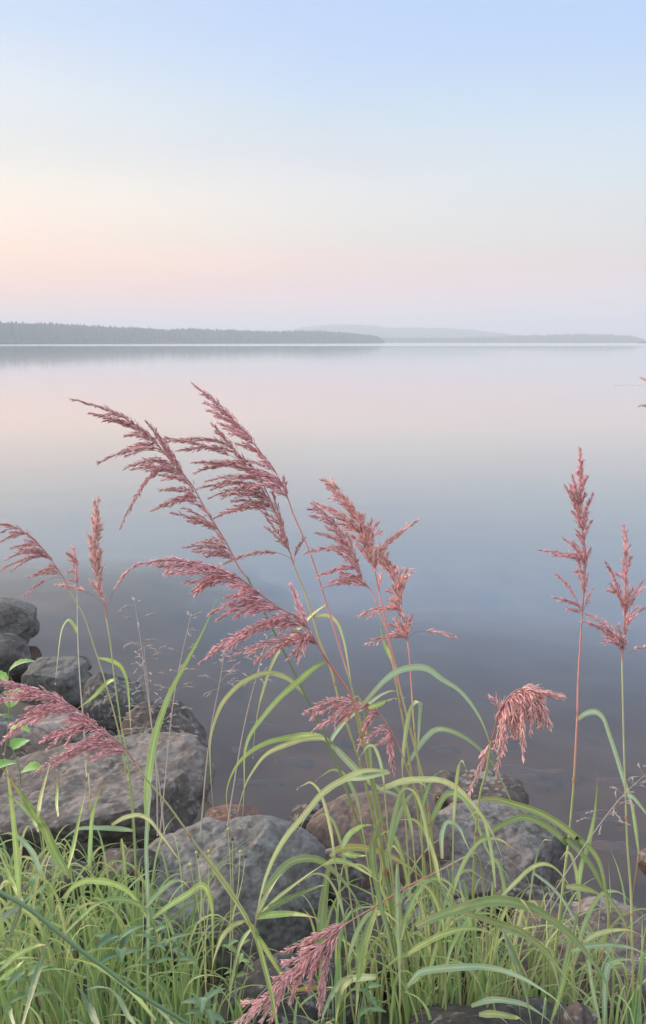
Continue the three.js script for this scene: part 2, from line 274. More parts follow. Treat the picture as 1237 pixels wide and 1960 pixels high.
for (const o of [
  { x: 10, y: 1188, w: 122, h: 92, d: 4.55, seed: 1, mottle: 0.35, tone: [0.22, 0.22, 0.215], p: 3, cuts: 3, label: 'smooth grey boulder at the left edge, farthest out of the shore stones', wet: 1 },
  { x: 2, y: 1270, w: 104, h: 112, d: 4.05, seed: 2, mottle: 0.4, tone: dim, pink: 0.1, label: 'dark rounded stone at the left edge just below the smooth grey boulder', wet: 1 },
  { x: 57, y: 1284, w: 40, h: 50, d: 4.1, seed: 3, tone: [0.07, 0.07, 0.07], detail: 14, label: 'small black wet stone between two larger stones at the left waterline', wet: 1 },
  { x: 112, y: 1318, w: 122, h: 104, d: 3.8, seed: 4, mottle: 0.4, p: 3.4, tone: [0.21, 0.215, 0.215], planes: [[0.1, 1, 0.15, 0.5], [0.9, 0, 0.4, 0.7]], label: 'grey flat topped stone with a small brown stone behind it', wet: 1, roll: 10 },
  { x: 144, y: 1272, w: 58, h: 34, d: 4.2, seed: 5, tone: [0.13, 0.11, 0.10], detail: 14, label: 'small brown wet stone behind the flat topped grey stone', wet: 1 },
  { x: 224, y: 1352, w: 136, h: 104, d: 3.5, seed: 6, tone: dim, planes: [[0.2, 1, 0.1, 0.55], [-0.3, 0.2, 1, 0.7]], label: 'dark angular stone at the waterline right of the flat topped grey stone', wet: 1, roll: -12 },
  { x: 318, y: 1406, w: 172, h: 112, d: 3.2, seed: 7, tone: [0.13, 0.12, 0.115], pink: 0.1, label: 'dark wedge shaped wet stone reaching into the water behind the big speckled boulder', wet: 1, roll: -20, cuts: 7 },
  { x: 94, y: 1406, w: 138, h: 88, d: 3.0, seed: 8, mottle: 0.4, tone: [0.46, 0.42, 0.4], pink: 0.2, cuts: 2, label: 'pale pinkish rounded stone behind the pink plume at the left' },
  { x: 14, y: 1410, w: 80, h: 72, d: 3.2, seed: 9, tone: grey, detail: 18, label: 'small grey stone at the left edge beside the pale pinkish stone' },
  { x: 188, y: 1548, w: 432, h: 236, d: 2.35, seed: 10, wet: 1, mottle: 0.65, detail: 60, p: 3.2, tone: [0.205, 0.187, 0.174], pink: 0.05, k: 0.75, cuts: 3, planes: [[-0.26, 1, 0.1, 0.46], [0.9, 0.1, 0.5, 0.8], [0.3, -0.2, 1, 0.75]], lichen: 0.1, label: 'big speckled lichen boulder at the left behind the tall green grass' },
  { x: 425, y: 1726, w: 400, h: 280, d: 1.95, seed: 11, mottle: 0.7, detail: 60, p: 2.6, tone: [0.28, 0.288, 0.295], pink: 0, k: 0.6, cuts: 4, planes: [[-0.5, 1, 0.35, 0.5], [0.75, 0.35, 0.6, 0.7]], lichen: 0.05, label: 'large blue grey boulder in the lower middle behind crossing grass blades' },
  { x: 452, y: 1576, w: 132, h: 74, d: 2.6, seed: 12, detail: 24, tone: [0.26, 0.19, 0.165], pink: 0.5, label: 'small reddish brown stone behind the large blue grey boulder' },
  { x: 556, y: 1612, w: 84, h: 66, d: 2.45, seed: 13, detail: 20, tone: [0.2, 0.185, 0.18], label: 'small grey brown stone in the gap between the two large middle boulders' },
  { x: 606, y: 1574, w: 112, h: 74, d: 2.72, seed: 14, detail: 20, tone: [0.1, 0.09, 0.085], label: 'dark wet stone behind the left end of the long pinkish boulder', wet: 1 },
  { x: 722, y: 1634, w: 276, h: 204, d: 2.38, seed: 15, wet: 1, mottle: 0.4, detail: 44, p: 2.4, tone: [0.24, 0.205, 0.19], pink: 0.3, cuts: 3, lichen: -0.15, label: 'smooth pinkish brown boulder behind the central grass stems' },
  { x: 940, y: 1648, w: 310, h: 206, d: 2.36, seed: 16, wet: 1, mottle: 0.6, detail: 48, p: 2.3, tone: [0.23, 0.22, 0.215], lichen: 0.12, cuts: 3, label: 'grey boulder with white lichen patches right of the central stems', roll: -8 },
  { x: 920, y: 1530, w: 180, h: 100, d: 2.75, seed: 17, detail: 24, tone: [0.14, 0.115, 0.105], label: 'dark brown stone at the water behind the white patched boulder', wet: 1 },
  { x: 648, y: 1680, w: 92, h: 110, d: 2.05, seed: 18, detail: 20, tone: [0.2, 0.18, 0.17], pink: 0.2, label: 'small brown stone low in front of the smooth pinkish boulder' },
  { x: 1120, y: 1836, w: 300, h: 190, d: 1.9, seed: 19, detail: 44, tone: [0.22, 0.19, 0.18], pink: 0.15, lichen: 0, label: 'brown grey boulder at the lower right beside the shallow water' },
  { x: 1250, y: 1655, w: 58, h: 56, d: 2.45, seed: 20, detail: 14, tone: [0.2, 0.165, 0.155], pink: 0.1, label: 'small reddish stone cut off by the right edge above the lower boulder', wet: 1 },
  { x: 960, y: 2000, w: 360, h: 150, d: 1.5, seed: 21, detail: 34, tone: [0.11, 0.105, 0.1], label: 'dark stone among the dry straw at the lower right' },
  { x: 1112, y: 1958, w: 64, h: 60, d: 1.42, seed: 22, detail: 18, tone: [0.2, 0.165, 0.155], pink: 0.1, label: 'small reddish pebble at the bottom right under the grass' },
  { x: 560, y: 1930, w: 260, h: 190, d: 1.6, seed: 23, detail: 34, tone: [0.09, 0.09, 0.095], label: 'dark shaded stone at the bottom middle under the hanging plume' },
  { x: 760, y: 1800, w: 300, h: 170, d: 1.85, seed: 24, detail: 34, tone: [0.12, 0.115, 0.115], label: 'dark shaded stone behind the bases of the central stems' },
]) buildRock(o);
// lesser stones that fill the shore between the big ones
for (const [x, y, w, h, d, label] of [
  [30, 1352, 84, 60, 3.75, 'small dark stone below the dark rounded stone at the left edge'], [190, 1420, 70, 40, 3.3, 'small dark stone wedged right of the pale pinkish stone'], [236, 1432, 80, 48, 3.15, 'small dark stone behind the top of the big speckled boulder'],
  [-20, 1340, 90, 80, 3.9, 'dark stone cut off by the left edge above the pink plume'], [60, 1462, 90, 50, 2.9, 'small dark stone between the pale pinkish stone and the big speckled boulder'], [560, 1700, 110, 80, 2.15, 'dark stone filling the gap right of the large blue grey boulder'],
  [1010, 1730, 120, 80, 2.15, 'dark stone between the white patched boulder and the lower right boulder'], [690, 1760, 120, 90, 1.9, 'shaded stone below the smooth pinkish boulder'], [870, 1770, 110, 80, 2.0, 'shaded stone below the white patched boulder'],
  [250, 1670, 120, 90, 1.95, 'shaded stone between the big speckled boulder and the large blue grey boulder'], [120, 1690, 140, 90, 1.9, 'shaded stone under the front edge of the big speckled boulder'],
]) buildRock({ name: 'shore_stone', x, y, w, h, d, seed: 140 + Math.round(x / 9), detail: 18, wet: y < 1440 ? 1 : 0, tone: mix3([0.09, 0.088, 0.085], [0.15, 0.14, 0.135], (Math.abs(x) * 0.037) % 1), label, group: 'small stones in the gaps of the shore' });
// stones lying under water
for (const [x, y, w, h, red, label] of [
  [500, 1508, 120, 40, 0, 'brown stone under water nearest the gap behind the large blue grey boulder'], [560, 1466, 96, 32, 0, 'long dim brown stone under water between the arching blades and the middle stems'], [462, 1446, 90, 30, 0, 'dim stone under water right of the dark wedge shaped stone'],
  [648, 1430, 90, 26, 0, 'faint stone under water behind the small hooked dusky plume'], [486, 1394, 110, 26, 0, 'faint flat stone deep under water, farthest left off the wedge shaped stone'], [715, 1484, 130, 36, 1, 'reddish stone under water just behind the smooth pinkish boulder'],
  [850, 1446, 150, 34, 0, 'broad faint stone under water left of the coral tassel plume'], [1015, 1506, 220, 76, 1, 'largest reddish brown slab under the shallow water below the coral tassel plume'], [960, 1448, 100, 26, 0, 'faint stone under water directly under the coral tassel plume'],
  [1130, 1575, 140, 40, 1, 'reddish stone under water crossed by the tall pink stem'], [1160, 1632, 130, 44, 1, 'reddish stone under water close to the lower right boulder'], [1190, 1506, 120, 30, 1, 'dim reddish stone under water at the right edge beside the palest stem'], [545, 1552, 70, 26, 0, 'small brown stone under water touching the reddish brown shore stone'],
]) {
  let d = 1.5; for (; d < 9; d += 0.01) { const p = at(x, y, d); if (p.y < groundY(p.x, p.z) - 0.012) break; }
  seeded(60 + x); buildRock({ name: 'submerged_stone', x, y, w, h, d, seed: 90 + (x % 40), detail: 16, cuts: 7, fine: 0.3, lump: 0.6, lichen: -1, pink: red ? 0.4 : 0, tone: red ? [0.125, 0.082, 0.062] : mix3([0.075, 0.06, 0.045], [0.12, 0.092, 0.066], rnd()), label, group: 'stones under the shallow water' }, wetRockMat);
}
buildRock({ name: 'skerry', x: 1243, y: 655.6, w: 44, h: 4, d: 1000, seed: 41, detail: 8, cuts: 1, fine: 0, tone: [0.1, 0.09, 0.085], k: 0.5, label: 'tiny low skerry on the horizon at the right edge' });

// ---------------------------------------------------------------- grass blades
const GREENS = [[0.41, 0.51, 0.18], [0.49, 0.55, 0.22], [0.31, 0.43, 0.17], [0.29, 0.41, 0.21], [0.57, 0.58, 0.27], [0.4, 0.5, 0.24]];
function bladeGeo(points, width, o, origin, n = 26, across = 5) {
  // points in space from foot to tip; width in metres; o: hue, tip, curl
  const c = curve(points, n), t = tangents(c), p = [], col = [], idx = [], base = o.color, tip = o.tip, facing = o.facing ?? V(R(-0.5, 0.5), 0.55, 0.75).normalize(), h = across >> 1;
  const wob = R(0, 6), twist = o.twist ?? R(-0.5, 0.5), fold = o.fold ?? 0.28, scorch = rnd() < 0.35 ? R(0.72, 0.93) : 0;
  for (let i = 0; i <= n; i++) {
    const u = i / n, w = width * 0.49 * (0.6 + 0.4 * smooth(0, 0.2, u)) * Math.pow(1 - smooth(0.3, 1.04, u), 0.85) * (1 + 0.06 * Math.sin(u * 14 + wob)) + width * 0.015;
    const N = facing.clone().applyAxisAngle(t[i], twist * Math.sin(u * 3 + wob) + twist * u), side = t[i].clone().cross(N).normalize(), nn = side.clone().cross(t[i]);
    for (let k = 0; k < across; k++) {
      const s = (k - h) / h, q = c[i].clone().addScaledVector(side, w * s).addScaledVector(nn, Math.abs(s) * w * fold).sub(origin);
      p.push(q.x, q.y, q.z);
      const streak = 1 + 0.16 * (hash(k, Math.round(wob * 100), 3) - 0.5) + 0.1 * noise(u * 9 + wob * 10, k * 3.1, 0), rib = s === 0 ? 1.32 : Math.abs(s) < 0.8 ? 0.9 : 1.04;
      let q3 = mix3(base, tip, smooth(o.tipFrom ?? 0.55, 1, u)); if (u < 0.08) q3 = mix3([0.33, 0.34, 0.15], q3, u / 0.08);
      if (scorch) q3 = mix3(q3, [0.36, 0.24, 0.11], smooth(scorch, scorch + 0.1, u)); const spot = smooth(0.34, 0.5, noise(u * 34 + wob * 31, k * 1.7, wob)); q3 = mix3(q3, [0.42, 0.36, 0.16], spot * 0.55);
      col.push(q3[0] * streak * rib, q3[1] * streak * rib, q3[2] * streak * rib);
    }
  }
  for (let i = 0; i < n; i++) for (let k = 0; k < across - 1; k++) { const a = i * across + k, b = a + across; idx.push(a, b, a + 1, a + 1, b, b + 1); }
  return { g: geo(p, idx, col), end: c[n], line: c };
}
const dewGeo = new THREE.SphereGeometry(0.0017, 8, 6);
function leaf(plant, pts, widthPx, d0, d1, o = {}) {
  const P3 = pts.map(([x, y], i) => { const u = i / (pts.length - 1); return at(x, y, mix(d0, d1, u) + (o.sway ?? 0.05) * Math.sin(u * 3.1)); });
  const color = o.color ?? mix3(GREENS[Math.floor(rnd() * 6)], GREENS[Math.floor(rnd() * 6)], rnd());
  const b = bladeGeo(P3, metres(widthPx, (d0 + d1) / 2), { ...o, color, tip: o.tip ?? (rnd() < 0.3 ? [0.42, 0.37, 0.15] : mix3(color, [0.3, 0.36, 0.16], 0.5)) }, plant.position, o.n ?? 30);
  const m = mesh('leaf', b.g, bladeMat, plant);
  if (o.dew ?? rnd() < 0.4) { const q = b.line[o.dewAt ?? b.line.length - 1]; const s = mesh('dew_drop', dewGeo, dewMat, m); s.position.copy(q).sub(plant.position).add(V(0, -0.0016, 0.0006)); }
  return m;
}

// ---------------------------------------------------------------- reed grass in flower
const nearest = (line, q) => { let b = 0, m = 1e9; line.forEach((p, i) => { const e = Math.hypot(p[0] - q[0], p[1] - q[1]); if (e < m) { m = e; b = i; } }); return b; };
const line2 = (pts, n) => new THREE.SplineCurve(pts.map(([x, y]) => new THREE.Vector2(x, y))).getPoints(n).map((p) => [p.x, p.y]);
const PINKS = { dusky: [[0.39, 0.165, 0.185], [0.62, 0.36, 0.35]], rose: [[0.48, 0.185, 0.225], [0.76, 0.45, 0.45]], coral: [[0.6, 0.26, 0.255], [0.9, 0.57, 0.49]], blush: [[0.64, 0.25, 0.25], [0.92, 0.55, 0.49]], mauve: [[0.52, 0.22, 0.25], [0.76, 0.46, 0.45]] };
function culm(label, o) {
  // o.stem: line in the photograph from the ground to the foot of the panicle; o.axis: on to the tip; o.br: [start, tip] of each branch
  seeded(o.seed);
  const stem = o.stem, foot = stem[0], d0 = o.d0 ?? onGround(foot[0], foot[1]), d1 = d0 + (o.lean ?? 0), dp = d1 + (o.nod ?? 0);
  const base = at(foot[0], foot[1], d0), plant = thing('reed_grass', label, 'grass', base, 'flowering reed grasses');
  const S = line2(stem, 60), depthAt = (i) => mix(d0, d1, Math.pow(i / 60, 1)), P3 = S.map(([x, y], i) => at(x, y, depthAt(i)));
  const w = o.width ?? 4.4, [low, high] = o.stemColor ?? [[0.2, 0.27, 0.085], [0.36, 0.3, 0.13]], pinkFrom = o.pinkFrom ?? 0.8;
  const sh = new Sheaf(base);
  sh.tube(P3, (u) => metres(w * mix(0.62, 0.36, u), d0), (u) => mix3(mix3(low, high, smooth(0.1, 0.8, u)), [0.48, 0.19, 0.155], smooth(pinkFrom, pinkFrom + 0.12, u)), 7);
  for (const u of o.nodes ?? [0.3, 0.55]) { const i = Math.round(u * 60), a = P3[i], b = P3[i + 1]; sh.tube([a, a.clone().lerp(b, 0.35), a.clone().lerp(b, 0.7)], (v) => metres(w * (0.5 + 0.28 * Math.sin(v * 3.14)), d0), () => [0.3, 0.17, 0.08], 7); }
  mesh('stem', sh.done(), stemMat, plant);
  for (const l of o.leaves ?? []) { const i = nearest(S, l.p[0]), e = Math.hypot(S[i][0] - l.p[0][0], S[i][1] - l.p[0][1]), q = e < 25 ? depthAt(i) : (l.d ?? d0); leaf(plant, l.p, l.w, q, q + (l.out ?? R(-0.1, 0.12)), l); }
  // panicle
  const A = line2([stem[stem.length - 1], ...o.axis], 60), dA = (i) => mix(d1, dp, i / 60), A3 = A.map(([x, y], i) => at(x, y, dA(i)));
  const [c0, c1] = PINKS[o.hue ?? 'rose'].map((v) => v.map((q) => Math.min(q * 1.32, 0.93))), size = o.size ?? 1;
  const ax = new Sheaf(base); ax.tube(A3, (u) => metres(mix(w * 0.36, 0.5, u), d1), () => [0.42, 0.2, 0.17], 5);
  const pan = mesh('panicle', ax.done(), stemMat, plant);
  const clusters = (sheaf, pts, from, dense) => {
    const t = tangents(pts), len = pts.reduce((s, p, i) => i ? s + p.distanceTo(pts[i - 1]) : 0, 0), step = metres(1.1, d1) / dense, n = Math.max(6, Math.round(len * (1 - from) / step));
    for (let k = 0; k < n; k++) {
      const u = from + (1 - from) * (k + rnd()) / n, f = u * (pts.length - 1), i = Math.min(Math.floor(f), pts.length - 2), q = pts[i].clone().lerp(pts[i + 1], f - i);
      const dir = t[i].clone().add(V(R(-1, 1), R(-1, 1), R(-1, 1)).multiplyScalar(0.52)).normalize(), off = V(R(-1, 1), R(-1, 1), R(-1, 1)).multiplyScalar(metres(5.4 * size, d1) * (1.08 - u) * smooth(from - 0.1, from + 0.25, u));
      const tone = R(0.6, 1.3), pale = rnd() < 0.2 ? 0.6 : 0, hair = rnd() < 0.28, a = mix3(c0, [0.6, 0.45, 0.38], pale * 0.7).map((x) => x * tone), b = mix3(c1, [0.72, 0.58, 0.5], pale).map((x) => x * tone);
      sheaf.spikelet(q.add(off), dir, metres(R(7.5, 13.5) * (hair ? 1.2 : 1) * size * (u > 0.9 ? 0.75 : 1), d1), metres((hair ? 0.4 : R(0.7, 1.3)) * size, d1), a, hair ? [0.8, 0.54, 0.5] : b);
    }
  };
  const branch = (i, tip, bare, spread, dense = 1) => {
    const s = A3[i], dt = dA(i) + R(-spread, spread), e = at(tip[0], tip[1], dt), len = s.distanceTo(e), tan = A3[Math.min(i + 2, 60)].clone().sub(A3[Math.max(i - 2, 0)]).normalize(), to = e.clone().sub(s).normalize();
    const mid = s.clone().addScaledVector(tan.multiplyScalar(0.55).add(to.multiplyScalar(0.45)), len * 0.5), q = new THREE.QuadraticBezierCurve3(s, mid, e).getPoints(14);
    const b = new Sheaf(base); b.tube(q, (u) => metres(mix(0.75, 0.3, u), d1), () => [0.45, 0.22, 0.2], 3); clusters(b, q, bare, dense); mesh('branch', b.done(), flowerMat, pan);
  };
  for (const [s, tip, bare] of o.br) { const i = nearest(A, s), long = Math.hypot(s[0] - tip[0], s[1] - tip[1]); branch(i, tip, bare ?? 0.16, metres(Math.min(long * 0.35, 45), d1), o.dense ?? 1); if (!bare && long > 45 && !o.sparse) branch(Math.min(60, i + 1), [s[0] + (tip[0] - s[0]) * R(0.62, 0.88) + R(-9, 9), s[1] + (tip[1] - s[1]) * R(0.62, 0.88) + R(-11, 7)], 0.14, metres(40, d1), 0.8); }
  const filler = o.fill ?? 9;                                      // short branches close to the axis
  for (let k = 0; k < filler; k++) {
    const i = Math.round(mix(8, 54, (k + rnd() * 0.7) / filler)), j = Math.min(60, i + 5), tx = A[j][0] - A[i][0], ty = A[j][1] - A[i][1], m = Math.hypot(tx, ty) || 1, l = R(26, 52) * size * (1 - i / 140), sd = (o.side ?? 0) + R(-0.45, 0.45);
    branch(i, [A[i][0] + (tx / m) * l - (ty / m) * l * sd, A[i][1] + (ty / m) * l + (tx / m) * l * sd], 0.1, metres(18, d1), o.dense ?? 1);
  }
  const tipB = new Sheaf(base); clusters(tipB, A3.slice(34), 0.02, (o.dense ?? 1) * 1.1); mesh('branch', tipB.done(), flowerMat, pan);
  return plant;
}
const z2 = zoom(100, 720, 2.379), z3 = zoom(240, 1000, 2.689), z4 = zoom(580, 880, 3.866), z5 = zoom(880, 840, 3.465), z6 = zoom(0, 940, 2.945), za = zoom(0, 1420, 2.945), zb = zoom(360, 1240, 2.689), zc = zoom(360, 1560, 2.689), zd = zoom(780, 1300, 2.707), ze = zoom(780, 1600, 2.707);
const pairs = (z, a) => { const p = z(a), o = []; for (let i = 0; i < p.length; i += 2) o.push([p[i], p[i + 1]]); return o; };
const bare = (list, k, v) => { for (const i of k) if (list[i]) list[i].push(v);; return list; };
const blade = (p, w, o = {}) => ({ p, w, ...o });
const YEL = [0.53, 0.57, 0.25], BLU = [0.34, 0.47, 0.28], LIM = [0.41, 0.56, 0.18];

culm('tallest leftward plume leaning over the lake on a dark green stem', {
  seed: 11, lean: 0.12, nod: 0.05, width: 5.4, pinkFrom: 1.2, hue: 'dusky', side: -0.3, fill: 12, nodes: [0.42, 0.62],
  stemColor: [[0.2, 0.27, 0.08], [0.12, 0.17, 0.075]],
  stem: [...whole([815, 2090, 786, 1940, 742, 1770, 691, 1597, 654, 1485, 613, 1389, 567, 1294, 508, 1175]), ...z3([630, 285])],
  axis: z2([850, 870, 800, 770, 740, 670, 690, 590, 640, 500, 580, 430, 520, 360, 470, 300, 420, 255, 350, 200, 280, 165, 200, 135, 90, 105]),
  br: bare(pairs(z2, [640, 480, 430, 205, 600, 420, 470, 240, 450, 280, 170, 170, 400, 240, 235, 205, 500, 350, 210, 395, 490, 330, 310, 345, 560, 410, 330, 420, 600, 460, 365, 425, 620, 470, 400, 405, 645, 510, 490, 450, 650, 590, 455, 615, 670, 560, 490, 520, 660, 580, 500, 590, 780, 740, 540, 625, 750, 730, 620, 660, 760, 720, 600, 600, 450, 300, 335, 270, 560, 400, 310, 690, 820, 820, 595, 780, 830, 840, 640, 800, 830, 850, 700, 820, 820, 800, 660, 755]), [15], 0.45),
  leaves: [
    blade(zb([605, 245, 520, 160, 440, 130, 370, 135, 270, 185, 180, 280, 140, 370, 115, 480, 115, 620, 130, 830]), 10, { color: YEL, dew: true }),
    blade(zb([730, 490, 680, 460, 600, 450, 500, 465, 400, 490, 300, 550, 230, 640, 197, 760, 225, 930]), 11, { color: LIM }),
    blade(zb([720, 480, 700, 465, 600, 470, 500, 500, 400, 550, 330, 640, 290, 720, 250, 870]), 10, { color: YEL, out: -0.06 }),
    blade(zb([730, 490, 790, 550, 880, 640, 980, 720, 1080, 760, 1165, 812]), 13, { color: BLU, out: 0.1 }),
    blade(zb([733, 490, 760, 440, 830, 360, 930, 290, 1000, 240, 1060, 222, 1112, 250]), 11, { color: BLU, out: 0.05 }),
  ],
});
culm('highest plume, narrow and curved left on a thin pink stem', {
  seed: 12, lean: 0.2, nod: 0.06, width: 4.2, pinkFrom: 0.52, hue: 'rose', side: -0.4, fill: 12, stemColor: [[0.22, 0.28, 0.09], [0.26, 0.26, 0.12]],
  stem: [...whole([825, 2090, 806, 1960, 780, 1800, 738, 1600, 700, 1420, 672, 1310, 660, 1271, 641, 1208, 625, 1156, 597, 1067]), ...z2([1095, 620])],
  axis: z2([1085, 590, 1060, 520, 1030, 460, 1000, 410, 960, 360, 930, 320, 890, 270, 850, 225, 800, 170, 750, 120, 700, 80, 640, 35]),
  br: pairs(z2, [840, 220, 695, 122, 870, 260, 710, 155, 930, 330, 755, 210, 920, 310, 790, 240, 960, 370, 840, 310, 1040, 510, 850, 410, 1060, 530, 870, 500, 1080, 570, 1055, 460, 1050, 520, 930, 440, 1010, 440, 900, 390, 1075, 560, 980, 500]),
  leaves: [blade(zb([708, 68, 640, 110, 560, 180, 480, 250, 400, 340, 320, 450, 292, 540, 290, 700, 280, 900]), 11, { color: LIM, d: 1.42 }),
    blade([...z3([1032, 424, 970, 470, 920, 520, 830, 610, 780, 680, 740, 770, 700, 900]), ...zb([370, 280, 345, 420, 335, 560])], 8, { color: YEL, dew: true })],
});
culm('broad drooping dusky plume between the two tallest plumes', {
  seed: 13, lean: 0.24, nod: 0.05, width: 5, pinkFrom: 1.2, hue: 'dusky', side: -0.3, fill: 10,
  stem: [...whole([835, 2090, 800, 1940, 745, 1700, 700, 1500, 668, 1396, 650, 1344, 634, 1282, 612, 1227, 597, 1175, 582, 1130]), ...z2([1100, 860])],
  axis: z2([1085, 810, 1050, 700, 1010, 600, 970, 510, 930, 430, 850, 360, 810, 310, 770, 265, 730, 220]),
  br: bare(pairs(z2, [890, 470, 455, 280, 800, 400, 570, 340, 760, 370, 530, 300, 910, 500, 640, 395, 880, 460, 650, 440, 950, 540, 660, 515, 960, 540, 715, 555, 980, 590, 780, 545, 1010, 640, 730, 650, 990, 630, 820, 570, 1085, 800, 1005, 530, 1085, 820, 970, 640, 1090, 840, 770, 860, 1100, 860, 1150, 735, 930, 500, 700, 480, 990, 580, 830, 520, 900, 450, 700, 400]), [12, 0, 13], 0.3),
  leaves: [blade([...z3([968, 486, 1040, 480, 1090, 520, 1120, 600, 1140, 700, 1160, 820, 1180, 900]), ...zb([862, 262])], 9, { color: YEL }),
    blade(whole([694, 1350, 732, 1307, 761, 1285, 795, 1277, 820, 1281, 846, 1300, 880, 1322, 905, 1352, 924, 1385, 939, 1429, 948, 1478]), 12, { color: BLU, d: 1.45 })],
});
culm('thick rosy plume in the middle with many long leftward branches', {
  seed: 14, lean: -0.12, nod: -0.08, width: 5.6, pinkFrom: 0.6, hue: 'rose', side: -0.5, fill: 8, size: 1.25,
  stem: [...whole([800, 2090, 778, 1940, 742, 1700, 712, 1500, 690, 1400, 672, 1333]), ...z3([1080, 770, 1020, 680])],
  axis: z3([975, 600, 940, 540, 880, 480, 820, 455, 740, 400, 650, 330, 580, 280, 480, 240, 400, 220, 300, 200, 200, 195, 55, 220]),
  br: pairs(z3, [600, 300, 165, 225, 500, 250, 210, 268, 640, 340, 315, 310, 560, 290, 360, 375, 600, 300, 345, 350, 760, 420, 435, 470, 770, 430, 475, 500, 720, 390, 520, 390, 820, 460, 610, 460, 930, 550, 390, 720, 910, 530, 450, 660, 975, 640, 545, 690, 960, 620, 670, 715, 920, 560, 790, 545, 930, 590, 885, 720, 940, 640, 840, 700, 980, 650, 880, 610, 975, 640, 860, 560, 960, 560, 855, 325, 700, 370, 560, 420, 660, 350, 540, 330]),
});
culm('left main plume of the coral cluster right of the centre', {
  seed: 15, lean: 0.2, nod: 0.04, width: 4.6, pinkFrom: 0.6, hue: 'blush', side: -0.2, fill: 22, size: 1.15,
  stem: [...whole([850, 2090, 842, 1900, 830, 1650, 817, 1522, 799, 1448, 784, 1389, 765, 1314, 747, 1230]), ...z4([590, 1100, 565, 985])],
  axis: z4([545, 880, 520, 780, 480, 680, 440, 580, 425, 485, 390, 420, 340, 330, 290, 270, 250, 210, 215, 150]),
  br: bare(pairs(z4, [420, 480, 245, 265, 440, 580, 80, 315, 430, 560, 150, 350, 430, 570, 250, 475, 510, 740, 460, 480, 500, 700, 510, 455, 520, 640, 565, 460, 530, 760, 520, 560, 545, 820, 840, 455, 550, 800, 755, 520, 540, 850, 545, 730, 560, 980, 580, 850, 470, 640, 330, 560]), [8], 0.5),
  leaves: [blade(zb([925, 310, 1000, 285, 1070, 255]), 10, { color: LIM, d: 1.5 }), blade(z4([700, 1600, 660, 1480, 610, 1380, 580, 1270, 568, 1185]), 8, { color: LIM, d: 1.5 })],
});
culm('mauve plume leaning left inside the coral cluster right of the centre', {
  seed: 16, lean: 0.16, nod: 0.05, width: 4, pinkFrom: 0.62, hue: 'mauve', side: -0.3, fill: 14, size: 1.12,
  stem: [...whole([838, 2090, 830, 1900, 818, 1700, 800, 1560, 775, 1400, 757, 1300, 742, 1215]), ...z4([570, 1140, 520, 1000])],
  axis: z4([500, 960, 440, 880, 400, 780, 350, 650, 300, 560, 240, 480, 150, 390, 70, 325]),
  br: pairs(z4, [380, 680, 100, 545, 390, 720, 20, 690, 400, 720, 330, 550, 410, 820, 250, 680, 400, 830, 120, 860, 460, 920, 275, 830, 490, 960, 170, 940, 450, 900, 200, 910, 330, 620, 180, 500, 380, 760, 260, 620]),
  leaves: [blade([...zb([1030, 635, 900, 635, 800, 680, 700, 740, 600, 860]), ...zc([520, 90, 450, 200, 400, 320, 370, 430, 340, 600, 270, 1000])], 12, { color: YEL, out: -0.15, d: 1.4 }),
    blade(zb([1040, 640, 900, 670, 800, 680, 700, 750, 640, 800, 600, 880, 555, 975]), 10, { color: BLU, d: 1.45, out: 0.05 }),
    blade([...zd([110, 770, 150, 680, 200, 600, 260, 600, 310, 650, 360, 750, 400, 860, 440, 930]), ...ze([500, 180, 535, 245])], 12, { d: 1.35, out: -0.05 })],
});
culm('small ragged coral plume at the right of the middle cluster with one stray branch to the right', {
  seed: 17, lean: 0.22, nod: 0.03, width: 3.8, pinkFrom: 0.66, hue: 'blush', side: 0, fill: 14, size: 1.12,
  stem: [...whole([858, 2090, 852, 1900, 836, 1700, 806, 1500, 793, 1389, 789, 1333]), ...z4([790, 1480, 775, 1350])],
  axis: z4([760, 1230, 730, 1140, 715, 1060, 690, 960, 660, 870, 630, 790, 590, 720, 535, 650]),
  br: bare(pairs(z4, [640, 840, 570, 760, 690, 1000, 790, 815, 740, 1150, 770, 855, 730, 1080, 700, 930, 690, 1060, 630, 970, 710, 1110, 640, 1035, 725, 1130, 405, 1165, 730, 1140, 600, 1105, 775, 1345, 640, 1215, 765, 1310, 680, 1175, 775, 1330, 810, 1155, 770, 1340, 475, 1360, 775, 1320, 1125, 1310]), [2, 7, 13], 0.4).map((b, i) => i === 12 || i === 2 ? [b[0], b[1], 0.55] : b),
  leaves: [blade([...zb([985, 735, 1100, 690, 1237, 680]), ...zd([180, 530, 260, 570, 330, 640, 400, 730, 450, 820, 490, 925])], 14, { color: YEL, d: 1.4 }),
    blade([...zd([0, 445, 40, 380, 90, 310, 140, 265, 190, 258, 260, 280, 330, 320, 400, 385, 450, 450, 500, 550, 560, 680, 600, 760, 640, 840])], 10, { d: 1.5, color: BLU, dew: true }),
    blade([...zd([25, 140, 55, 118, 68, 130, 62, 220, 55, 340, 50, 480])], 9, { color: BLU, d: 1.5 })],
});
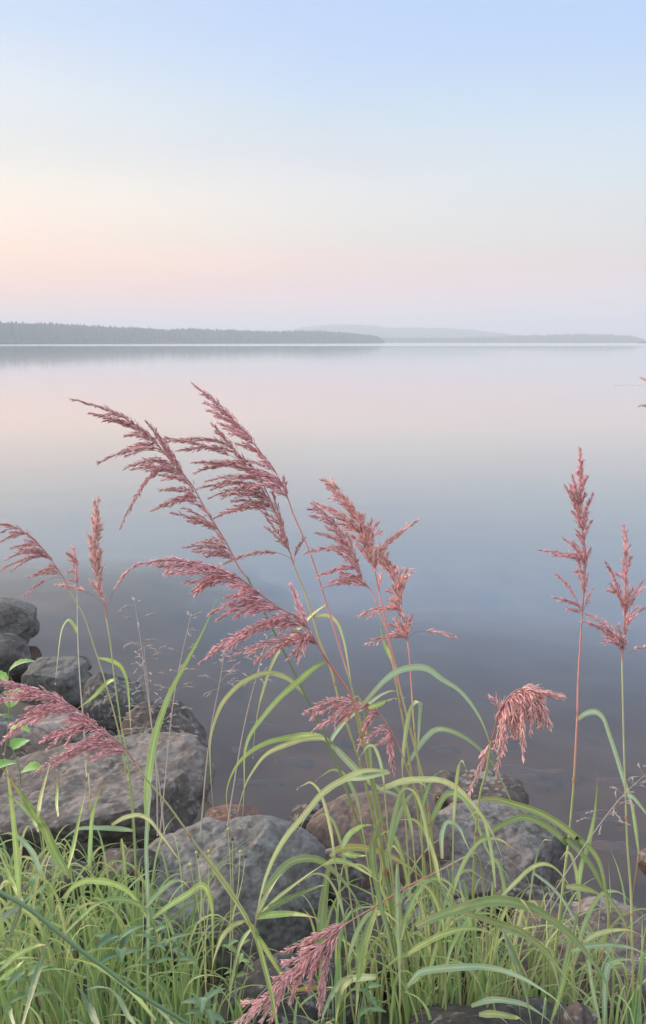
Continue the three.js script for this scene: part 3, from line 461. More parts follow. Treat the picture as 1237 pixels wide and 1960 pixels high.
culm('tall upright dark pink spike on a pink stem at the right', {
  seed: 18, lean: 0.2, nod: 0.0, width: 5, pinkFrom: 0.6, hue: 'rose', side: 0, fill: 16, nodes: [0.64, 0.4],
  stemColor: [[0.25, 0.31, 0.09], [0.25, 0.29, 0.1]],
  stem: whole([1045, 2040, 1057, 1877, 1072, 1748, 1083, 1655, 1088, 1614, 1098, 1507, 1105, 1374, 1107, 1300, 1114, 1186]),
  axis: z5([820, 1050, 830, 900, 835, 760, 815, 620, 790, 480, 805, 330, 805, 200, 797, 70]),
  br: bare(pairs(z5, [800, 470, 745, 240, 805, 520, 697, 310, 815, 640, 765, 370, 825, 520, 835, 240, 835, 640, 885, 370, 840, 700, 872, 550, 810, 600, 755, 420, 825, 740, 775, 640, 830, 860, 535, 740, 830, 840, 685, 655, 830, 830, 645, 780, 832, 850, 760, 720, 832, 850, 870, 735, 815, 1170, 640, 900, 813, 1150, 625, 1055, 818, 1120, 850, 900, 815, 1180, 875, 1005, 812, 1160, 715, 1130, 830, 900, 765, 885]), [12, 13, 15, 16], 0.4),
  leaves: [blade([...zd([882, 208, 920, 180, 970, 170, 1010, 200, 1040, 280, 1080, 400, 1120, 530, 1140, 580, 1160, 650, 1185, 760, 1195, 900]), ...ze([1170, 280, 1155, 430])], 12, { color: BLU, out: 0.06 })],
});
culm('thin pale spike at the far right edge with spread short branches', {
  seed: 19, lean: 0.22, nod: 0.02, width: 4.4, pinkFrom: 1.3, hue: 'mauve', side: 0, fill: 9, stemColor: [[0.27, 0.33, 0.1], [0.33, 0.33, 0.17]],
  stem: whole([1214, 2040, 1212, 1900, 1210, 1785, 1208, 1711, 1201, 1614, 1197, 1507, 1194, 1411, 1192, 1320, 1191, 1266]),
  axis: z5([1090, 1300, 1095, 1150, 1100, 980, 1100, 850, 1100, 700, 1090, 580]),
  br: bare(pairs(z5, [1105, 930, 1140, 780, 1080, 1180, 970, 820, 1090, 1080, 985, 1005, 1090, 950, 1040, 900, 1095, 980, 1080, 900, 1095, 1190, 1215, 945, 1100, 1170, 1125, 1010, 1095, 1250, 1240, 1118, 1083, 1420, 955, 1205, 1082, 1400, 1050, 1240, 1082, 1420, 945, 1300, 1085, 1430, 1105, 1350, 1082, 1420, 825, 1155, 1082, 1430, 820, 1210, 1082, 1470, 1330, 1380]), [11, 13, 14, 15], 0.42),
  leaves: [blade(zd([1135, 600, 1165, 612, 1200, 650, 1245, 708, 1290, 780]), 9, { color: BLU }), blade(zd([1199, 905, 1160, 650, 1135, 560, 1120, 545]), 8, { d: 1.5 })],
});
culm('coral plume drooping to the right like a tassel over the dark water', {
  seed: 20, lean: -0.05, nod: -0.06, width: 5, pinkFrom: 1.3, hue: 'blush', side: 0.3, fill: 6, size: 1.3, dense: 1, stemColor: [[0.25, 0.32, 0.1], [0.33, 0.35, 0.13]], nodes: [0.55, 0.35],
  stem: whole([915, 2080, 913, 1932, 906, 1748, 909, 1632, 918, 1529, 931, 1477, 941, 1418]),
  axis: zd([450, 270, 470, 190, 510, 110, 560, 60, 610, 50, 660, 60, 720, 75, 795, 95]),
  br: bare(pairs(zd, [480, 170, 438, 100, 620, 55, 740, 262, 600, 55, 690, 262, 650, 60, 718, 230, 580, 60, 637, 278, 540, 85, 600, 410, 560, 70, 590, 330, 530, 95, 558, 300, 490, 150, 460, 498, 500, 130, 495, 380, 510, 120, 540, 295, 610, 55, 670, 230, 630, 60, 705, 200, 440, 300, 318, 602, 520, 100, 570, 250, 590, 55, 650, 200]), [13], 0.35),
  leaves: [blade([...zd([383, 622, 450, 620, 560, 650, 680, 690, 770, 740, 850, 800, 920, 870]), ...ze([870, 10, 940, 60, 985, 120, 1010, 200, 1030, 320, 1040, 440, 1025, 560, 990, 660, 950, 730, 885, 850])], 14, { color: [0.27, 0.35, 0.11], tip: [0.42, 0.24, 0.07], tipFrom: 0.6, out: -0.08, twist: 0.2 }),
    blade([...zd([365, 840, 430, 790, 520, 740, 600, 715, 680, 740, 760, 790, 840, 860]), ...ze([810, 5, 880, 70, 950, 150, 1000, 240, 1050, 330, 1100, 400, 1140, 480, 1160, 560, 1170, 680, 1150, 800, 1090, 985])], 12, { color: [0.24, 0.33, 0.12], out: -0.1, twist: 0.2 }),
    blade(zd([180, 930, 180, 800, 210, 740, 260, 760, 300, 840, 335, 910]), 9, { color: BLU, d: 1.42 })],
});
culm('small dusky plume hooked over the middle stems above the lower boulders', {
  seed: 21, lean: 0.02, nod: -0.05, width: 4, pinkFrom: 0.9, hue: 'mauve', side: -0.3, fill: 4, size: 1.12,
  stem: [...whole([862, 2090, 850, 1850, 833, 1650, 817, 1563]), ...zb([1150, 680, 1090, 520])],
  axis: zb([1040, 420, 980, 330, 930, 290, 860, 270, 760, 270, 680, 295, 605, 335]),
  br: bare(pairs(zb, [880, 280, 690, 338, 860, 275, 780, 320, 960, 320, 645, 430, 940, 300, 760, 400, 980, 330, 875, 525, 1040, 430, 890, 500, 990, 340, 905, 440, 1060, 450, 1060, 650, 1060, 460, 970, 505, 1050, 440, 1045, 580, 950, 310, 830, 320]), [4], 0.25),
});
culm('pink plume hanging down at the bottom middle from a bent dry stem', {
  seed: 22, lean: -0.22, nod: -0.1, width: 4, pinkFrom: 0.6, hue: 'mauve', side: 0.1, fill: 5, size: 1.3, nodes: [], stemColor: [[0.3, 0.3, 0.15], [0.42, 0.3, 0.22]],
  stem: [...whole([950, 2060, 938, 1900, 926, 1700, 914, 1640, 896, 1638, 850, 1662, 780, 1697]), ...zc([1060, 410, 940, 485])],
  axis: zc([870, 525, 800, 570, 740, 620, 660, 690, 590, 740, 520, 820, 440, 900, 350, 980, 230, 1090]),
  br: pairs(zc, [860, 530, 490, 705, 840, 550, 610, 660, 740, 620, 560, 880, 780, 590, 620, 905, 800, 580, 680, 1020, 590, 750, 420, 1075, 660, 690, 530, 960, 520, 820, 380, 1060, 440, 900, 310, 1060, 700, 650, 500, 860, 800, 570, 700, 920]),
});
culm('dark rose plume arching left low in front of the big speckled boulder', {
  seed: 23, lean: 0.0, nod: -0.06, width: 4.6, pinkFrom: 0.92, hue: 'rose', side: -0.3, fill: 8, size: 1.25, d0: 1.28, nodes: [0.66], stemColor: [[0.3, 0.37, 0.12], [0.3, 0.3, 0.14]],
  stem: whole([548, 2040, 531, 1960, 512, 1880, 479, 1768, 430, 1690, 386, 1631, 326, 1546, 282, 1493, 258, 1458]),
  axis: z6([740, 1500, 700, 1440, 640, 1390, 570, 1340, 500, 1280, 420, 1220, 330, 1170, 240, 1130, 150, 1110, 60, 1085, -60, 1080]),
  br: pairs(z6, [350, 1190, -30, 1190, 420, 1240, 5, 1420, 350, 1180, 60, 1150, 470, 1280, 155, 1220, 560, 1370, 235, 1415, 520, 1330, 275, 1450, 700, 1470, 205, 1580, 680, 1450, 300, 1510, 720, 1490, 500, 1510, 560, 1340, 380, 1290, 450, 1260, 130, 1310, 620, 1400, 420, 1440]),
  leaves: [blade(zc([72, 188, 150, 300, 240, 430, 300, 540, 345, 640]), 11, { color: [0.4, 0.44, 0.16], out: -0.03 }), blade(zc([300, 545, 345, 600, 380, 720, 430, 900, 462, 1090]), 10, { color: LIM, out: -0.04 })],
});
culm('loose plume arching off the left edge of the picture on a slender stem', {
  seed: 24, lean: 0.2, nod: 0.03, width: 3.6, pinkFrom: 0.93, hue: 'dusky', side: -0.3, fill: 6, size: 0.88, stemColor: [[0.22, 0.3, 0.09], [0.33, 0.33, 0.16]],
  stem: whole([268, 2060, 265, 1960, 263, 1793, 261, 1709, 258, 1600, 251, 1505, 244, 1483, 227, 1398, 204, 1313, 183, 1246, 160, 1178, 132, 1130]),
  axis: z6([360, 490, 320, 430, 280, 370, 230, 310, 170, 250, 100, 210, 40, 190, -40, 185]),
  br: bare(pairs(z6, [165, 245, 0, 290, 100, 215, -20, 250, 240, 320, 60, 325, 290, 380, 0, 450, 260, 350, 30, 390, 280, 380, 130, 350, 350, 480, 170, 490, 330, 450, 185, 480, 360, 495, 135, 590, 300, 400, 120, 330]), [8], 0.5),
  leaves: [blade(z6([550, 940, 620, 955, 680, 985, 715, 1060, 728, 1180, 735, 1300, 742, 1385]), 8, { color: LIM }), blade(za([755, 500, 680, 490, 560, 485, 450, 490, 380, 530, 322, 590]), 9, { color: BLU })],
});
culm('slim upright coral spike near the left above the shore stones', {
  seed: 25, lean: 0.22, nod: 0.0, width: 3.6, pinkFrom: 0.97, hue: 'coral', side: 0, fill: 16, dense: 1.2, stemColor: [[0.22, 0.3, 0.09], [0.27, 0.33, 0.12]],
  stem: whole([276, 2060, 272, 1960, 262, 1700, 247, 1480, 231, 1381, 219, 1297, 212, 1235, 204, 1184]),
  axis: z6([590, 640, 570, 550, 550, 450, 540, 350, 540, 250, 545, 150, 533, 65]),
  br: bare(pairs(z6, [530, 380, 490, 245, 545, 280, 520, 150, 580, 600, 510, 505, 600, 695, 730, 445, 595, 660, 320, 530, 560, 520, 520, 380, 560, 480, 560, 330, 548, 400, 505, 320]), [3, 4], 0.5),
  leaves: [blade(z6([648, 1062, 600, 1085, 550, 1140, 490, 1190, 430, 1230]), 9, { color: LIM })],
});
culm('short faint pinkish spike beside the slim coral spike at the left', {
  seed: 26, lean: 0.28, nod: 0, width: 3, pinkFrom: 1.3, hue: 'mauve', side: -0.4, fill: 6, size: 0.8, stemColor: [[0.26, 0.33, 0.11], [0.42, 0.4, 0.3]],
  stem: whole([176, 2060, 174, 1900, 175, 1590, 170, 1488, 166, 1483, 161, 1398, 153, 1297, 149, 1212, 148, 1130]),
  axis: z6([435, 480, 430, 400, 418, 330]), br: pairs(z6, [430, 420, 385, 390, 435, 460, 378, 465, 437, 520, 395, 500]),
  leaves: [blade(z6([438, 805, 420, 760, 385, 728, 355, 770, 338, 850, 325, 960, 312, 1080]), 7, { color: LIM })],
});

culm('coral plume standing outside the right edge with two branch tips reaching in', {
  seed: 27, lean: 0.2, nod: 0, width: 4, pinkFrom: 0.6, hue: 'coral', side: 0, fill: 4, d0: 1.35,
  stem: whole([1400, 2060, 1390, 1700, 1370, 1300, 1345, 920]), axis: whole([1338, 860, 1330, 780, 1322, 700, 1318, 640]),
  br: [[[1336, 830], [1226, 776]], [[1336, 800], [1229, 725]], [[1345, 915], [1260, 880]]],
});

// ---------------------------------------------------------------- pale tufted grasses with open panicles
function hairGrass(label, stem, top, seed, d, spread) {
  seeded(seed); const base = at(stem[0][0], stem[0][1], d), plant = thing('hair_grass', label, 'grass', base, 'pale fine grasses by the water');
  const S = line2(stem, 50), P3 = S.map(([x, y]) => at(x, y, d)), sh = new Sheaf(base), tan = [0.42, 0.36, 0.31];
  sh.tube(P3, (u) => metres(mix(1.6, 0.45, u), d), () => tan, 5); mesh('stem', sh.done(), stemMat, plant);
  const pan = new THREE.Group(); pan.name = 'panicle'; plant.add(pan);
  for (let k = 0; k < 7; k++) {
    const u = mix(top, 0.99, k / 6), i = Math.min(49, Math.round(u * 50)), b = new Sheaf(base), reach = spread * (1.15 - k / 8);
    for (let j = 0; j < 4; j++) {
      const w = R(0, 6.28), s = P3[i], l = metres(R(0.5, 1) * reach, d), e = s.clone().add(V(Math.cos(w) * l, R(-0.15, 0.55) * l, Math.sin(w) * l)), m = s.clone().lerp(e, 0.5).add(V(0, l * 0.16, 0)), q = new THREE.QuadraticBezierCurve3(s, m, e).getPoints(8), t = tangents(q);
      b.tube(q, () => metres(0.28, d), () => tan, 3);
      for (let n = 0; n < 7; n++) { const v = R(0.45, 1) * 8, a = Math.min(7, Math.floor(v)); b.spikelet(q[a].clone().lerp(q[a + 1], v - a), t[a].clone().add(V(R(-0.3, 0.3), R(-0.3, 0.3), R(-0.3, 0.3))).normalize(), metres(R(6, 10), d), metres(0.95, d), [0.46, 0.36, 0.33], [0.6, 0.52, 0.46]); }
    }
    mesh('branch', b.done(), flowerMat, pan);
  }
}
hairGrass('pale wispy grass with the tallest faint open head left of the broad green blade', whole([316, 1600, 305, 1500, 292, 1400, 280, 1310, 270, 1230, 258, 1155]), 0.4, 31, 1.9, 62);
hairGrass('pale wispy grass with a pinkish stem just left of the broad green blade', whole([302, 1600, 300, 1480, 290, 1380, 282, 1300, 276, 1238]), 0.35, 32, 1.85, 58);
hairGrass('pale wispy grass crossing behind the broad green blade at the left', whole([306, 1600, 318, 1480, 330, 1360, 345, 1270, 365, 1180]), 0.4, 33, 1.95, 50);
hairGrass('pale fine stem standing at the water left of the middle with a faint head', whole([384, 1602, 395, 1470, 405, 1390, 420, 1310, 432, 1236]), 0.72, 34, 1.9, 48);
hairGrass('second pale fine stem at the water, right beside the first and nearer the middle', whole([436, 1580, 455, 1460, 472, 1370, 490, 1300, 512, 1215]), 0.72, 35, 1.95, 46);
hairGrass('thin brownish straw with loose seed heads slanting from the lower right edge', whole([1013, 1810, 1039, 1748, 1087, 1666, 1149, 1577, 1194, 1521, 1250, 1470]), 0.62, 36, 1.5, 52);

// ---------------------------------------------------------------- leafy shoots without flowers
function shoot(label, foot, d, blades, seed, lean = 0) {
  seeded(seed); const base = at(foot[0], foot[1], d), plant = thing('grass_shoot', label, 'grass', base, 'leafy grass shoots');
  for (const b of blades) leaf(plant, b.p, b.w, d, d + lean + (b.out ?? R(-0.08, 0.1)), b);
}
shoot('single broad bright green blade standing upright left of the thick rosy plume', [284, 1600], 1.5, [blade([...za([835, 500, 830, 300, 845, 150]), ...z6([880, 1370, 960, 1140, 1060, 950, 1150, 780, 1240, 560])], 15, { color: LIM, tip: LIM, out: 0.05, twist: 0.1, facing: V(-0.2, 0.2, 0.95).normalize() })], 51);
shoot('thin upright green blade standing alone before the dark water at the right', [1118, 1700], 1.5, [blade([...ze([880, 330, 900, 160]), ...zd([935, 860, 965, 730, 980, 600, 988, 448])], 9, { color: LIM }), blade(ze([880, 400, 830, 600, 790, 800, 760, 974]), 9)], 52);
shoot('shoot of wide arching blades at the bottom right, one reaching the lower right corner', [860, 1960], 1.28, [
  blade(ze([45, 470, 150, 420, 260, 380, 380, 345, 480, 335, 580, 350, 680, 390, 780, 460, 880, 550, 950, 640, 1020, 740, 1050, 850, 1075, 990]), 19, { color: [0.22, 0.31, 0.12] }),
  blade(ze([490, 490, 520, 570, 570, 680, 610, 800, 645, 990]), 18, { color: [0.19, 0.27, 0.12] }),
  blade(ze([0, 610, 80, 560, 180, 510, 300, 480, 400, 490, 470, 520]), 12),
  blade(ze([0, 780, 60, 710, 150, 690, 280, 680, 400, 680, 500, 700, 600, 740, 700, 800, 780, 860, 860, 974]), 13, { color: BLU }),
], 53);
shoot('shoot with a yellow patched blade low among the right hand stems', [960, 1960], 1.36, [
  blade(ze([290, 400, 400, 430, 500, 465, 580, 490, 650, 540, 720, 600, 780, 680, 860, 780, 960, 920]), 13, { color: [0.27, 0.33, 0.12] }),
  blade(ze([480, 480, 560, 500, 650, 540, 720, 600, 760, 680, 780, 760, 800, 974]), 11),
  blade(ze([330, 880, 430, 850, 520, 855, 620, 880, 700, 930, 760, 980]), 11, { color: BLU }),
  blade(ze([370, 925, 460, 922, 560, 940, 630, 984]), 13), blade(ze([470, 330, 560, 240, 650, 160, 720, 145, 770, 170, 820, 230, 870, 320]), 8),
  blade(ze([330, 470, 310, 400, 280, 300, 260, 200]), 9, { color: LIM }),
], 54);
shoot('shoot of narrow bluish blades beside the lower right boulder', [1160, 1960], 1.45, [
  blade(ze([650, 190, 760, 280, 840, 390, 900, 520, 930, 620]), 8, { color: BLU }), blade(ze([830, 602, 950, 570, 1070, 565, 1160, 580, 1245, 622]), 10, { color: BLU }),
  blade(ze([910, 550, 980, 510, 1060, 490, 1130, 485, 1210, 510]), 9), blade(ze([820, 265, 900, 268, 970, 290, 1022, 325]), 12, { color: [0.33, 0.38, 0.14] }), blade(ze([1020, 990, 1030, 720, 1050, 660, 1120, 640, 1245, 652]), 11, { color: BLU }),
  blade(ze([1000, 974, 960, 800, 940, 640, 935, 460, 930, 400]), 8), blade(ze([740, 974, 800, 780, 840, 620, 860, 480]), 9, { color: LIM }),
], 55);
shoot('upright blades with drooping tips among the central stems', [800, 1960], 1.36, [
  blade(zc([985, 20, 970, 80, 950, 150, 950, 220, 970, 350, 1000, 500, 1030, 620, 1060, 760, 1085, 860]), 14, { color: [0.24, 0.32, 0.14] }), blade(zc([1075, 250, 1075, 400, 1080, 550, 1085, 700, 1090, 900, 1090, 1090]), 14, { color: BLU }),
  blade(zc([970, 480, 930, 580, 900, 680, 880, 830, 870, 970, 860, 1090]), 14), blade(zc([970, 835, 880, 840, 800, 860, 740, 930, 700, 1020, 680, 1090]), 15, { color: BLU }), blade(zc([850, 840, 790, 900, 770, 1000, 760, 1090]), 14),
  blade(zc([1237, 650, 1160, 700, 1080, 735, 1000, 800]), 12), blade(zc([1237, 800, 1180, 840, 1120, 900]), 10, { color: LIM }),
], 56);
shoot('wide folded blades arching over in front of the smooth pinkish boulder', [640, 1960], 1.42, [
  blade(zc([700, 820, 690, 690, 690, 540, 705, 400, 720, 300, 745, 215, 790, 172]), 18, { color: [0.25, 0.34, 0.13], twist: 0.1 }), blade(zc([735, 215, 760, 185, 820, 168, 920, 172, 1020, 200, 1110, 250, 1180, 300, 1245, 375]), 13, { color: [0.35, 0.36, 0.12] }),
  blade(zc([790, 170, 840, 90, 900, 55, 960, 50]), 11, { color: LIM }), blade(zc([380, 405, 450, 320, 520, 250, 600, 225, 680, 235, 740, 280, 800, 340, 870, 440, 920, 570]), 15, { color: [0.24, 0.33, 0.14] }),
  blade(zc([800, 200, 870, 210, 920, 210]), 11, { color: LIM }), blade(zc([700, 255, 760, 235, 830, 250, 920, 300, 1020, 370]), 10), blade(zc([560, 900, 640, 888, 700, 885, 760, 890]), 10, { color: [0.36, 0.33, 0.1] }),
], 57);
shoot('crossing blades fanned out from one knot before the large blue grey boulder', [470, 1960], 1.3, [
  blade(zc([350, 520, 380, 500, 450, 460, 560, 410, 660, 370, 705, 360]), 13, { color: [0.19, 0.28, 0.12] }), blade(zc([345, 530, 420, 515, 520, 508, 600, 515, 675, 535]), 12, { color: LIM }), blade(zc([340, 570, 280, 650, 250, 740, 220, 900, 198, 1090]), 9),
  blade(zc([295, 540, 230, 570, 180, 620, 140, 720, 118, 830]), 10, { color: YEL }), blade(zc([350, 520, 400, 420, 440, 360, 480, 300]), 9), blade(zc([345, 600, 420, 720, 500, 850, 580, 980, 650, 1090]), 9, { color: LIM }), blade(zc([380, 500, 470, 420, 600, 320, 720, 240]), 7),
], 58);
shoot('large shoot at the lower left with two long looping blades', [255, 1960], 1.42, [
  blade(za([355, 885, 410, 820, 480, 785, 560, 785, 640, 800, 720, 840, 780, 910, 830, 990, 845, 1060, 830, 1150, 780, 1250]), 11, { color: LIM }), blade(za([365, 1085, 450, 1000, 540, 920, 620, 890, 720, 895, 800, 930, 860, 1000, 890, 1100, 890, 1200, 860, 1288]), 11, { color: [0.22, 0.34, 0.12] }),
  blade(za([820, 935, 900, 850, 980, 785, 1030, 785, 1085, 845]), 9), blade(za([860, 995, 960, 920, 1060, 860, 1130, 810, 1170, 840, 1195, 930, 1200, 1050, 1200, 1300, 1215, 1500]), 12, { color: LIM }), blade(za([630, 470, 700, 430, 780, 415, 840, 440, 920, 540, 1000, 650, 1065, 725]), 9),
  blade(za([830, 1500, 835, 900, 825, 600, 835, 400, 845, 262, 820, 265, 760, 330]), 8, { color: BLU }),
], 59);
shoot('broad leaning blades rising at the left edge above the lower grass', [90, 1960], 1.35, [
  blade(za([385, 745, 310, 620, 250, 490, 170, 370, 80, 240, 8, 140]), 17, { color: [0.25, 0.36, 0.1], twist: 0.1 }), blade(za([220, 505, 180, 420, 90, 330, 0, 270]), 9), blade(za([112, 885, 95, 650, 70, 400, 45, 200, 20, 60]), 11, { color: LIM }),
  blade(za([500, 710, 510, 560, 520, 430, 545, 330, 602, 165]), 8, { color: LIM }), blade(za([380, 735, 415, 600, 445, 450, 470, 340, 492, 240]), 10, { color: LIM }), blade(za([235, 760, 180, 620, 110, 540, 60, 515, 0, 525]), 10, { color: BLU }),
  blade(za([130, 900, 60, 760, 20, 660, -10, 600]), 10, { color: LIM }), blade(za([330, 420, 322, 330, 325, 250, 318, 150]), 7), blade(za([215, 430, 235, 300, 265, 190, 300, 70]), 9, { color: YEL }),
], 60);
shoot('near broad grey green blades crossing the bottom left corner', [130, 2010], 1.1, [
  blade(za([130, 1600, 180, 1430, 220, 1280, 260, 1160, 330, 1095]), 16, { color: [0.17, 0.25, 0.13] }), blade(za([555, 1600, 510, 1500, 470, 1420, 418, 1358]), 14, { color: [0.14, 0.22, 0.13] }), blade(za([770, 1600, 720, 1530, 680, 1450, 630, 1395, 560, 1380, 480, 1400]), 13, { color: BLU }),
  blade(za([880, 1570, 760, 1420, 680, 1350, 560, 1270, 450, 1230, 330, 1215]), 9, { color: LIM }), blade(za([0, 1290, 100, 1200, 200, 1150, 265, 1145]), 12), blade(za([-10, 1350, 80, 1280, 140, 1230]), 10, { color: LIM }), blade(za([85, 1600, 60, 1500, 38, 1400]), 12, { color: [0.19, 0.28, 0.12] }),
  blade(za([0, 1000, 60, 960, 110, 940, 20, 1180, -10, 1240]), 12, { color: [0.2, 0.27, 0.15] }),
], 61);
{ // thick dark green reed stalk slanting across the corner
  seeded(62); const base = at(392, 1990, 1.12), plant = thing('reed_stalk', 'thick dark green bare stalk slanting across the bottom left corner', 'grass stalk', base), sh = new Sheaf(base);
  sh.tube(curve(za([1160, 1660, 1060, 1590, 950, 1520, 830, 1450, 750, 1400, 600, 1280, 450, 1170, 300, 1050, 150, 930, -30, 830]).map(([x, y], i) => at(x, y, mix(1.12, 0.98, i / 9))), 50), (u) => metres(3.7, 1.1), (u) => mix3([0.12, 0.2, 0.095], [0.15, 0.24, 0.12], u), 8);
  mesh('stem', sh.done(), stemMat, plant); leaf(plant, za([835, 1450, 950, 1560, 1000, 1640]), 8, 1.1, 1.1, { color: BLU });
}

// ---------------------------------------------------------------- bare stems and shoots of the thick stands
function stalk(x0, x1, y1, d, seed) {
  seeded(seed); const base = at(x0, 2070, onGround(x0, 2070)), plant = thing('reed_shoot', 'slender yellow green stem standing in the central clump of reed grass', 'grass stem', base, 'bare stems of the central clump'), d0 = onGround(x0, 2070), sh = new Sheaf(base);
  const q = [[x0, 2070], [mix(x0, x1, 0.35) + R(-6, 6), mix(2070, y1, 0.35)], [mix(x0, x1, 0.7) + R(-6, 6), mix(2070, y1, 0.7)], [x1, y1]], P3 = curve(q.map(([x, y], i) => at(x, y, mix(d0, d, i / 3))), 40), hue = rnd();
  sh.tube(P3, (u) => metres(mix(2.6, 1.3, u), d), (u) => mix3(mix3([0.38, 0.4, 0.14], [0.24, 0.33, 0.13], hue), [0.42, 0.44, 0.2], u), 6); mesh('stem', sh.done(), stemMat, plant);
  const top = line2(q, 20), arc = (f, w, up, down, wd) => leaf(plant, [0, 0.15, 0.32, 0.5, 0.7, 0.86, 1].map((u) => [f[0] + w * Math.pow(u, 1.25), f[1] - up * Math.sin(Math.min(u * 2.1, 1.57)) + down * u * u]), wd, d, d + R(-0.12, 0.1));
  const sd = rnd() < 0.5 ? -1 : 1; arc(top[20], sd * R(20, 90), R(90, 170), R(0, 50), R(6, 9)); arc(top[8 + Math.floor(rnd() * 5)], -sd * R(50, 140), R(110, 200), R(20, 100), R(7, 11)); if (rnd() < 0.12) arc(top[14], sd * R(50, 140), R(90, 140), R(0, 80), R(6, 10));
}
[[760, 690, 1560], [775, 712, 1480], [790, 735, 1500], [805, 742, 1640], [820, 770, 1470], [832, 790, 1600], [846, 806, 1560], [858, 842, 1690], [870, 822, 1630], [885, 868, 1580], [930, 948, 1700], [965, 1010, 1760], [985, 970, 1740], [720, 668, 1700], [700, 640, 1640], [1090, 1110, 1720]].forEach(([a, b, c], i) => stalk(a, b, c, R(1.35, 1.6), 300 + i));
function standing(x, y, d, count, tall, seed, label, group) {
  seeded(seed); const base = at(x, y, d), plant = thing('grass_shoot', label, 'grass', base, group);
  for (let k = 0; k < count; k++) {
    const h = tall * R(0.7, 1.25), dx = R(-0.35, 0.35) * h, bend = R(0.0, 0.38) * h, b = base.clone().add(V(R(-0.02, 0.02), 0, R(-0.02, 0.02))), dz = R(-0.15, 0.25) * h, pts = [b, b.clone().add(V(dx * 0.12, h * 0.45, dz * 0.2)), b.clone().add(V(dx * 0.5, h * 0.86, dz * 0.5)), b.clone().add(V(dx * 0.95, h * 0.98 - bend * 0.2, dz * 0.8)), b.clone().add(V(dx * 1.4, h * 0.92 - bend, dz))];
    const color = mix3(GREENS[Math.floor(rnd() * 6)], GREENS[Math.floor(rnd() * 6)], rnd());
    mesh('leaf', bladeGeo(pts, R(0.0038, 0.0078), { color, tip: rnd() < 0.3 ? [0.46, 0.4, 0.2] : color, facing: V(R(-0.5, 0.5), 0.4, 0.9).normalize() }, base, 22, 5).g, bladeMat, plant);
  }
}
for (let i = 0; i < 24; i++) { seeded(500 + i); const x = (i % 8) * 58 + R(-30, 30) - 20, y = [1800, 1880, 1990][Math.floor(i / 8)] + R(-25, 25); standing(x, y, onGround(x, y), 6, [0.22, 0.27, 0.3][Math.floor(i / 8)] * (x > 330 ? 0.7 : 1), 520 + i, 'leafy green grass shoot in the dense stand at the lower left', 'grass shoots of the lower left stand'); }
for (let i = 0; i < 8; i++) { seeded(560 + i); const x = 690 + i * 62 + R(-20, 20), y = (i % 2 ? 1930 : 2010) + R(-25, 25); standing(x, y, onGround(x, y), 6, 0.27, 580 + i, 'leafy green grass shoot at the foot of the stems at the lower right', 'grass shoots of the lower right stand'); }

// ---------------------------------------------------------------- broad leaved herbs
function leafletGeo(base, dir, up, len, wid, origin, color, teeth = 0) {
  const n = 10, p = [], c = [], idx = [], side = dir.clone().cross(up).normalize();
  for (let i = 0; i <= n; i++) {
    const u = i / n, w = wid * Math.pow(Math.sin(Math.PI * Math.pow(u, 0.75)), 0.85) * (1 + teeth * (i % 2 ? 0.12 : -0.06)) + 0.0004, q = base.clone().addScaledVector(dir, u * len).addScaledVector(up, Math.sin(u * 2.4) * len * 0.12 - u * u * len * 0.18);
    for (let k = -2; k <= 2; k++) { const s = k / 2, r = q.clone().addScaledVector(side, s * w).addScaledVector(up, Math.abs(s) * w * 0.28).sub(origin); p.push(r.x, r.y, r.z); const m = (k === 0 ? 1.3 : 1) * (1 + 0.14 * noise(u * 7, k * 2 + len * 900, 1)); c.push(color[0] * m, color[1] * m, color[2] * m); }
  }
  for (let i = 0; i < n; i++) for (let k = 0; k < 4; k++) { const a = i * 5 + k, b = a + 5; idx.push(a, b, a + 1, a + 1, b, b + 1); }
  return geo(p, idx, c);
}
function herb(label, x, y, d, tall, leaves, len, wid, color, seed, list) {
  seeded(seed); const base = at(x, y, d), plant = thing('leafy_herb', label, 'herb', base, 'small leafy herbs'), top = base.clone().add(V(R(-0.02, 0.02), tall, 0)), pts = curve([base, base.clone().lerp(top, 0.5).add(V(0.006, 0, 0.004)), top], 16), sh = new Sheaf(base);
  sh.tube(pts, (u) => mix(0.0016, 0.0008, u), () => [0.2, 0.24, 0.09], 5); mesh('stem', sh.done(), stemMat, plant);
  for (let i = 0; i < leaves; i++) {
    const u = mix(0.3, 1, i / Math.max(1, leaves - 1)), a = i * 2.4 + R(-0.4, 0.4), q = pts[Math.round(u * 16)], dir = V(Math.cos(a), R(0.05, 0.5), Math.sin(a)).normalize(), up = V(0, 1, 0).sub(dir.clone().multiplyScalar(dir.y)).normalize(), t = R(0.8, 1.2);
    mesh('leaf', leafletGeo(q, dir, up, len * R(0.75, 1.1), wid * R(0.8, 1.1), base, color.map((v) => v * t), 1), bladeMat, plant);
  }
}
herb('two heart shaped bright green leaves at the left below the pink plume', 40, 1500, 1.75, 0.075, 3, 0.062, 0.021, [0.240, 0.450, 0.105], 71);
herb('light green broad leaves at the left edge beside the upper stones', 10, 1440, 1.7, 0.17, 6, 0.055, 0.015, [0.300, 0.510, 0.135], 72);
herb('dark bluish green jagged leaves in the grass at the lower left', 222, 1850, 1.45, 0.06, 7, 0.0479, 0.0073, [0.118, 0.223, 0.118], 73);
herb('pale waxy jagged leaves low in front of the large blue grey boulder', 330, 1860, 1.5, 0.075, 8, 0.0397, 0.0058, [0.181, 0.279, 0.176], 74);
herb('dull green leaves at the bottom left corner among near blades', 60, 1930, 1.4, 0.07, 7, 0.0445, 0.0073, [0.181, 0.292, 0.126], 75);
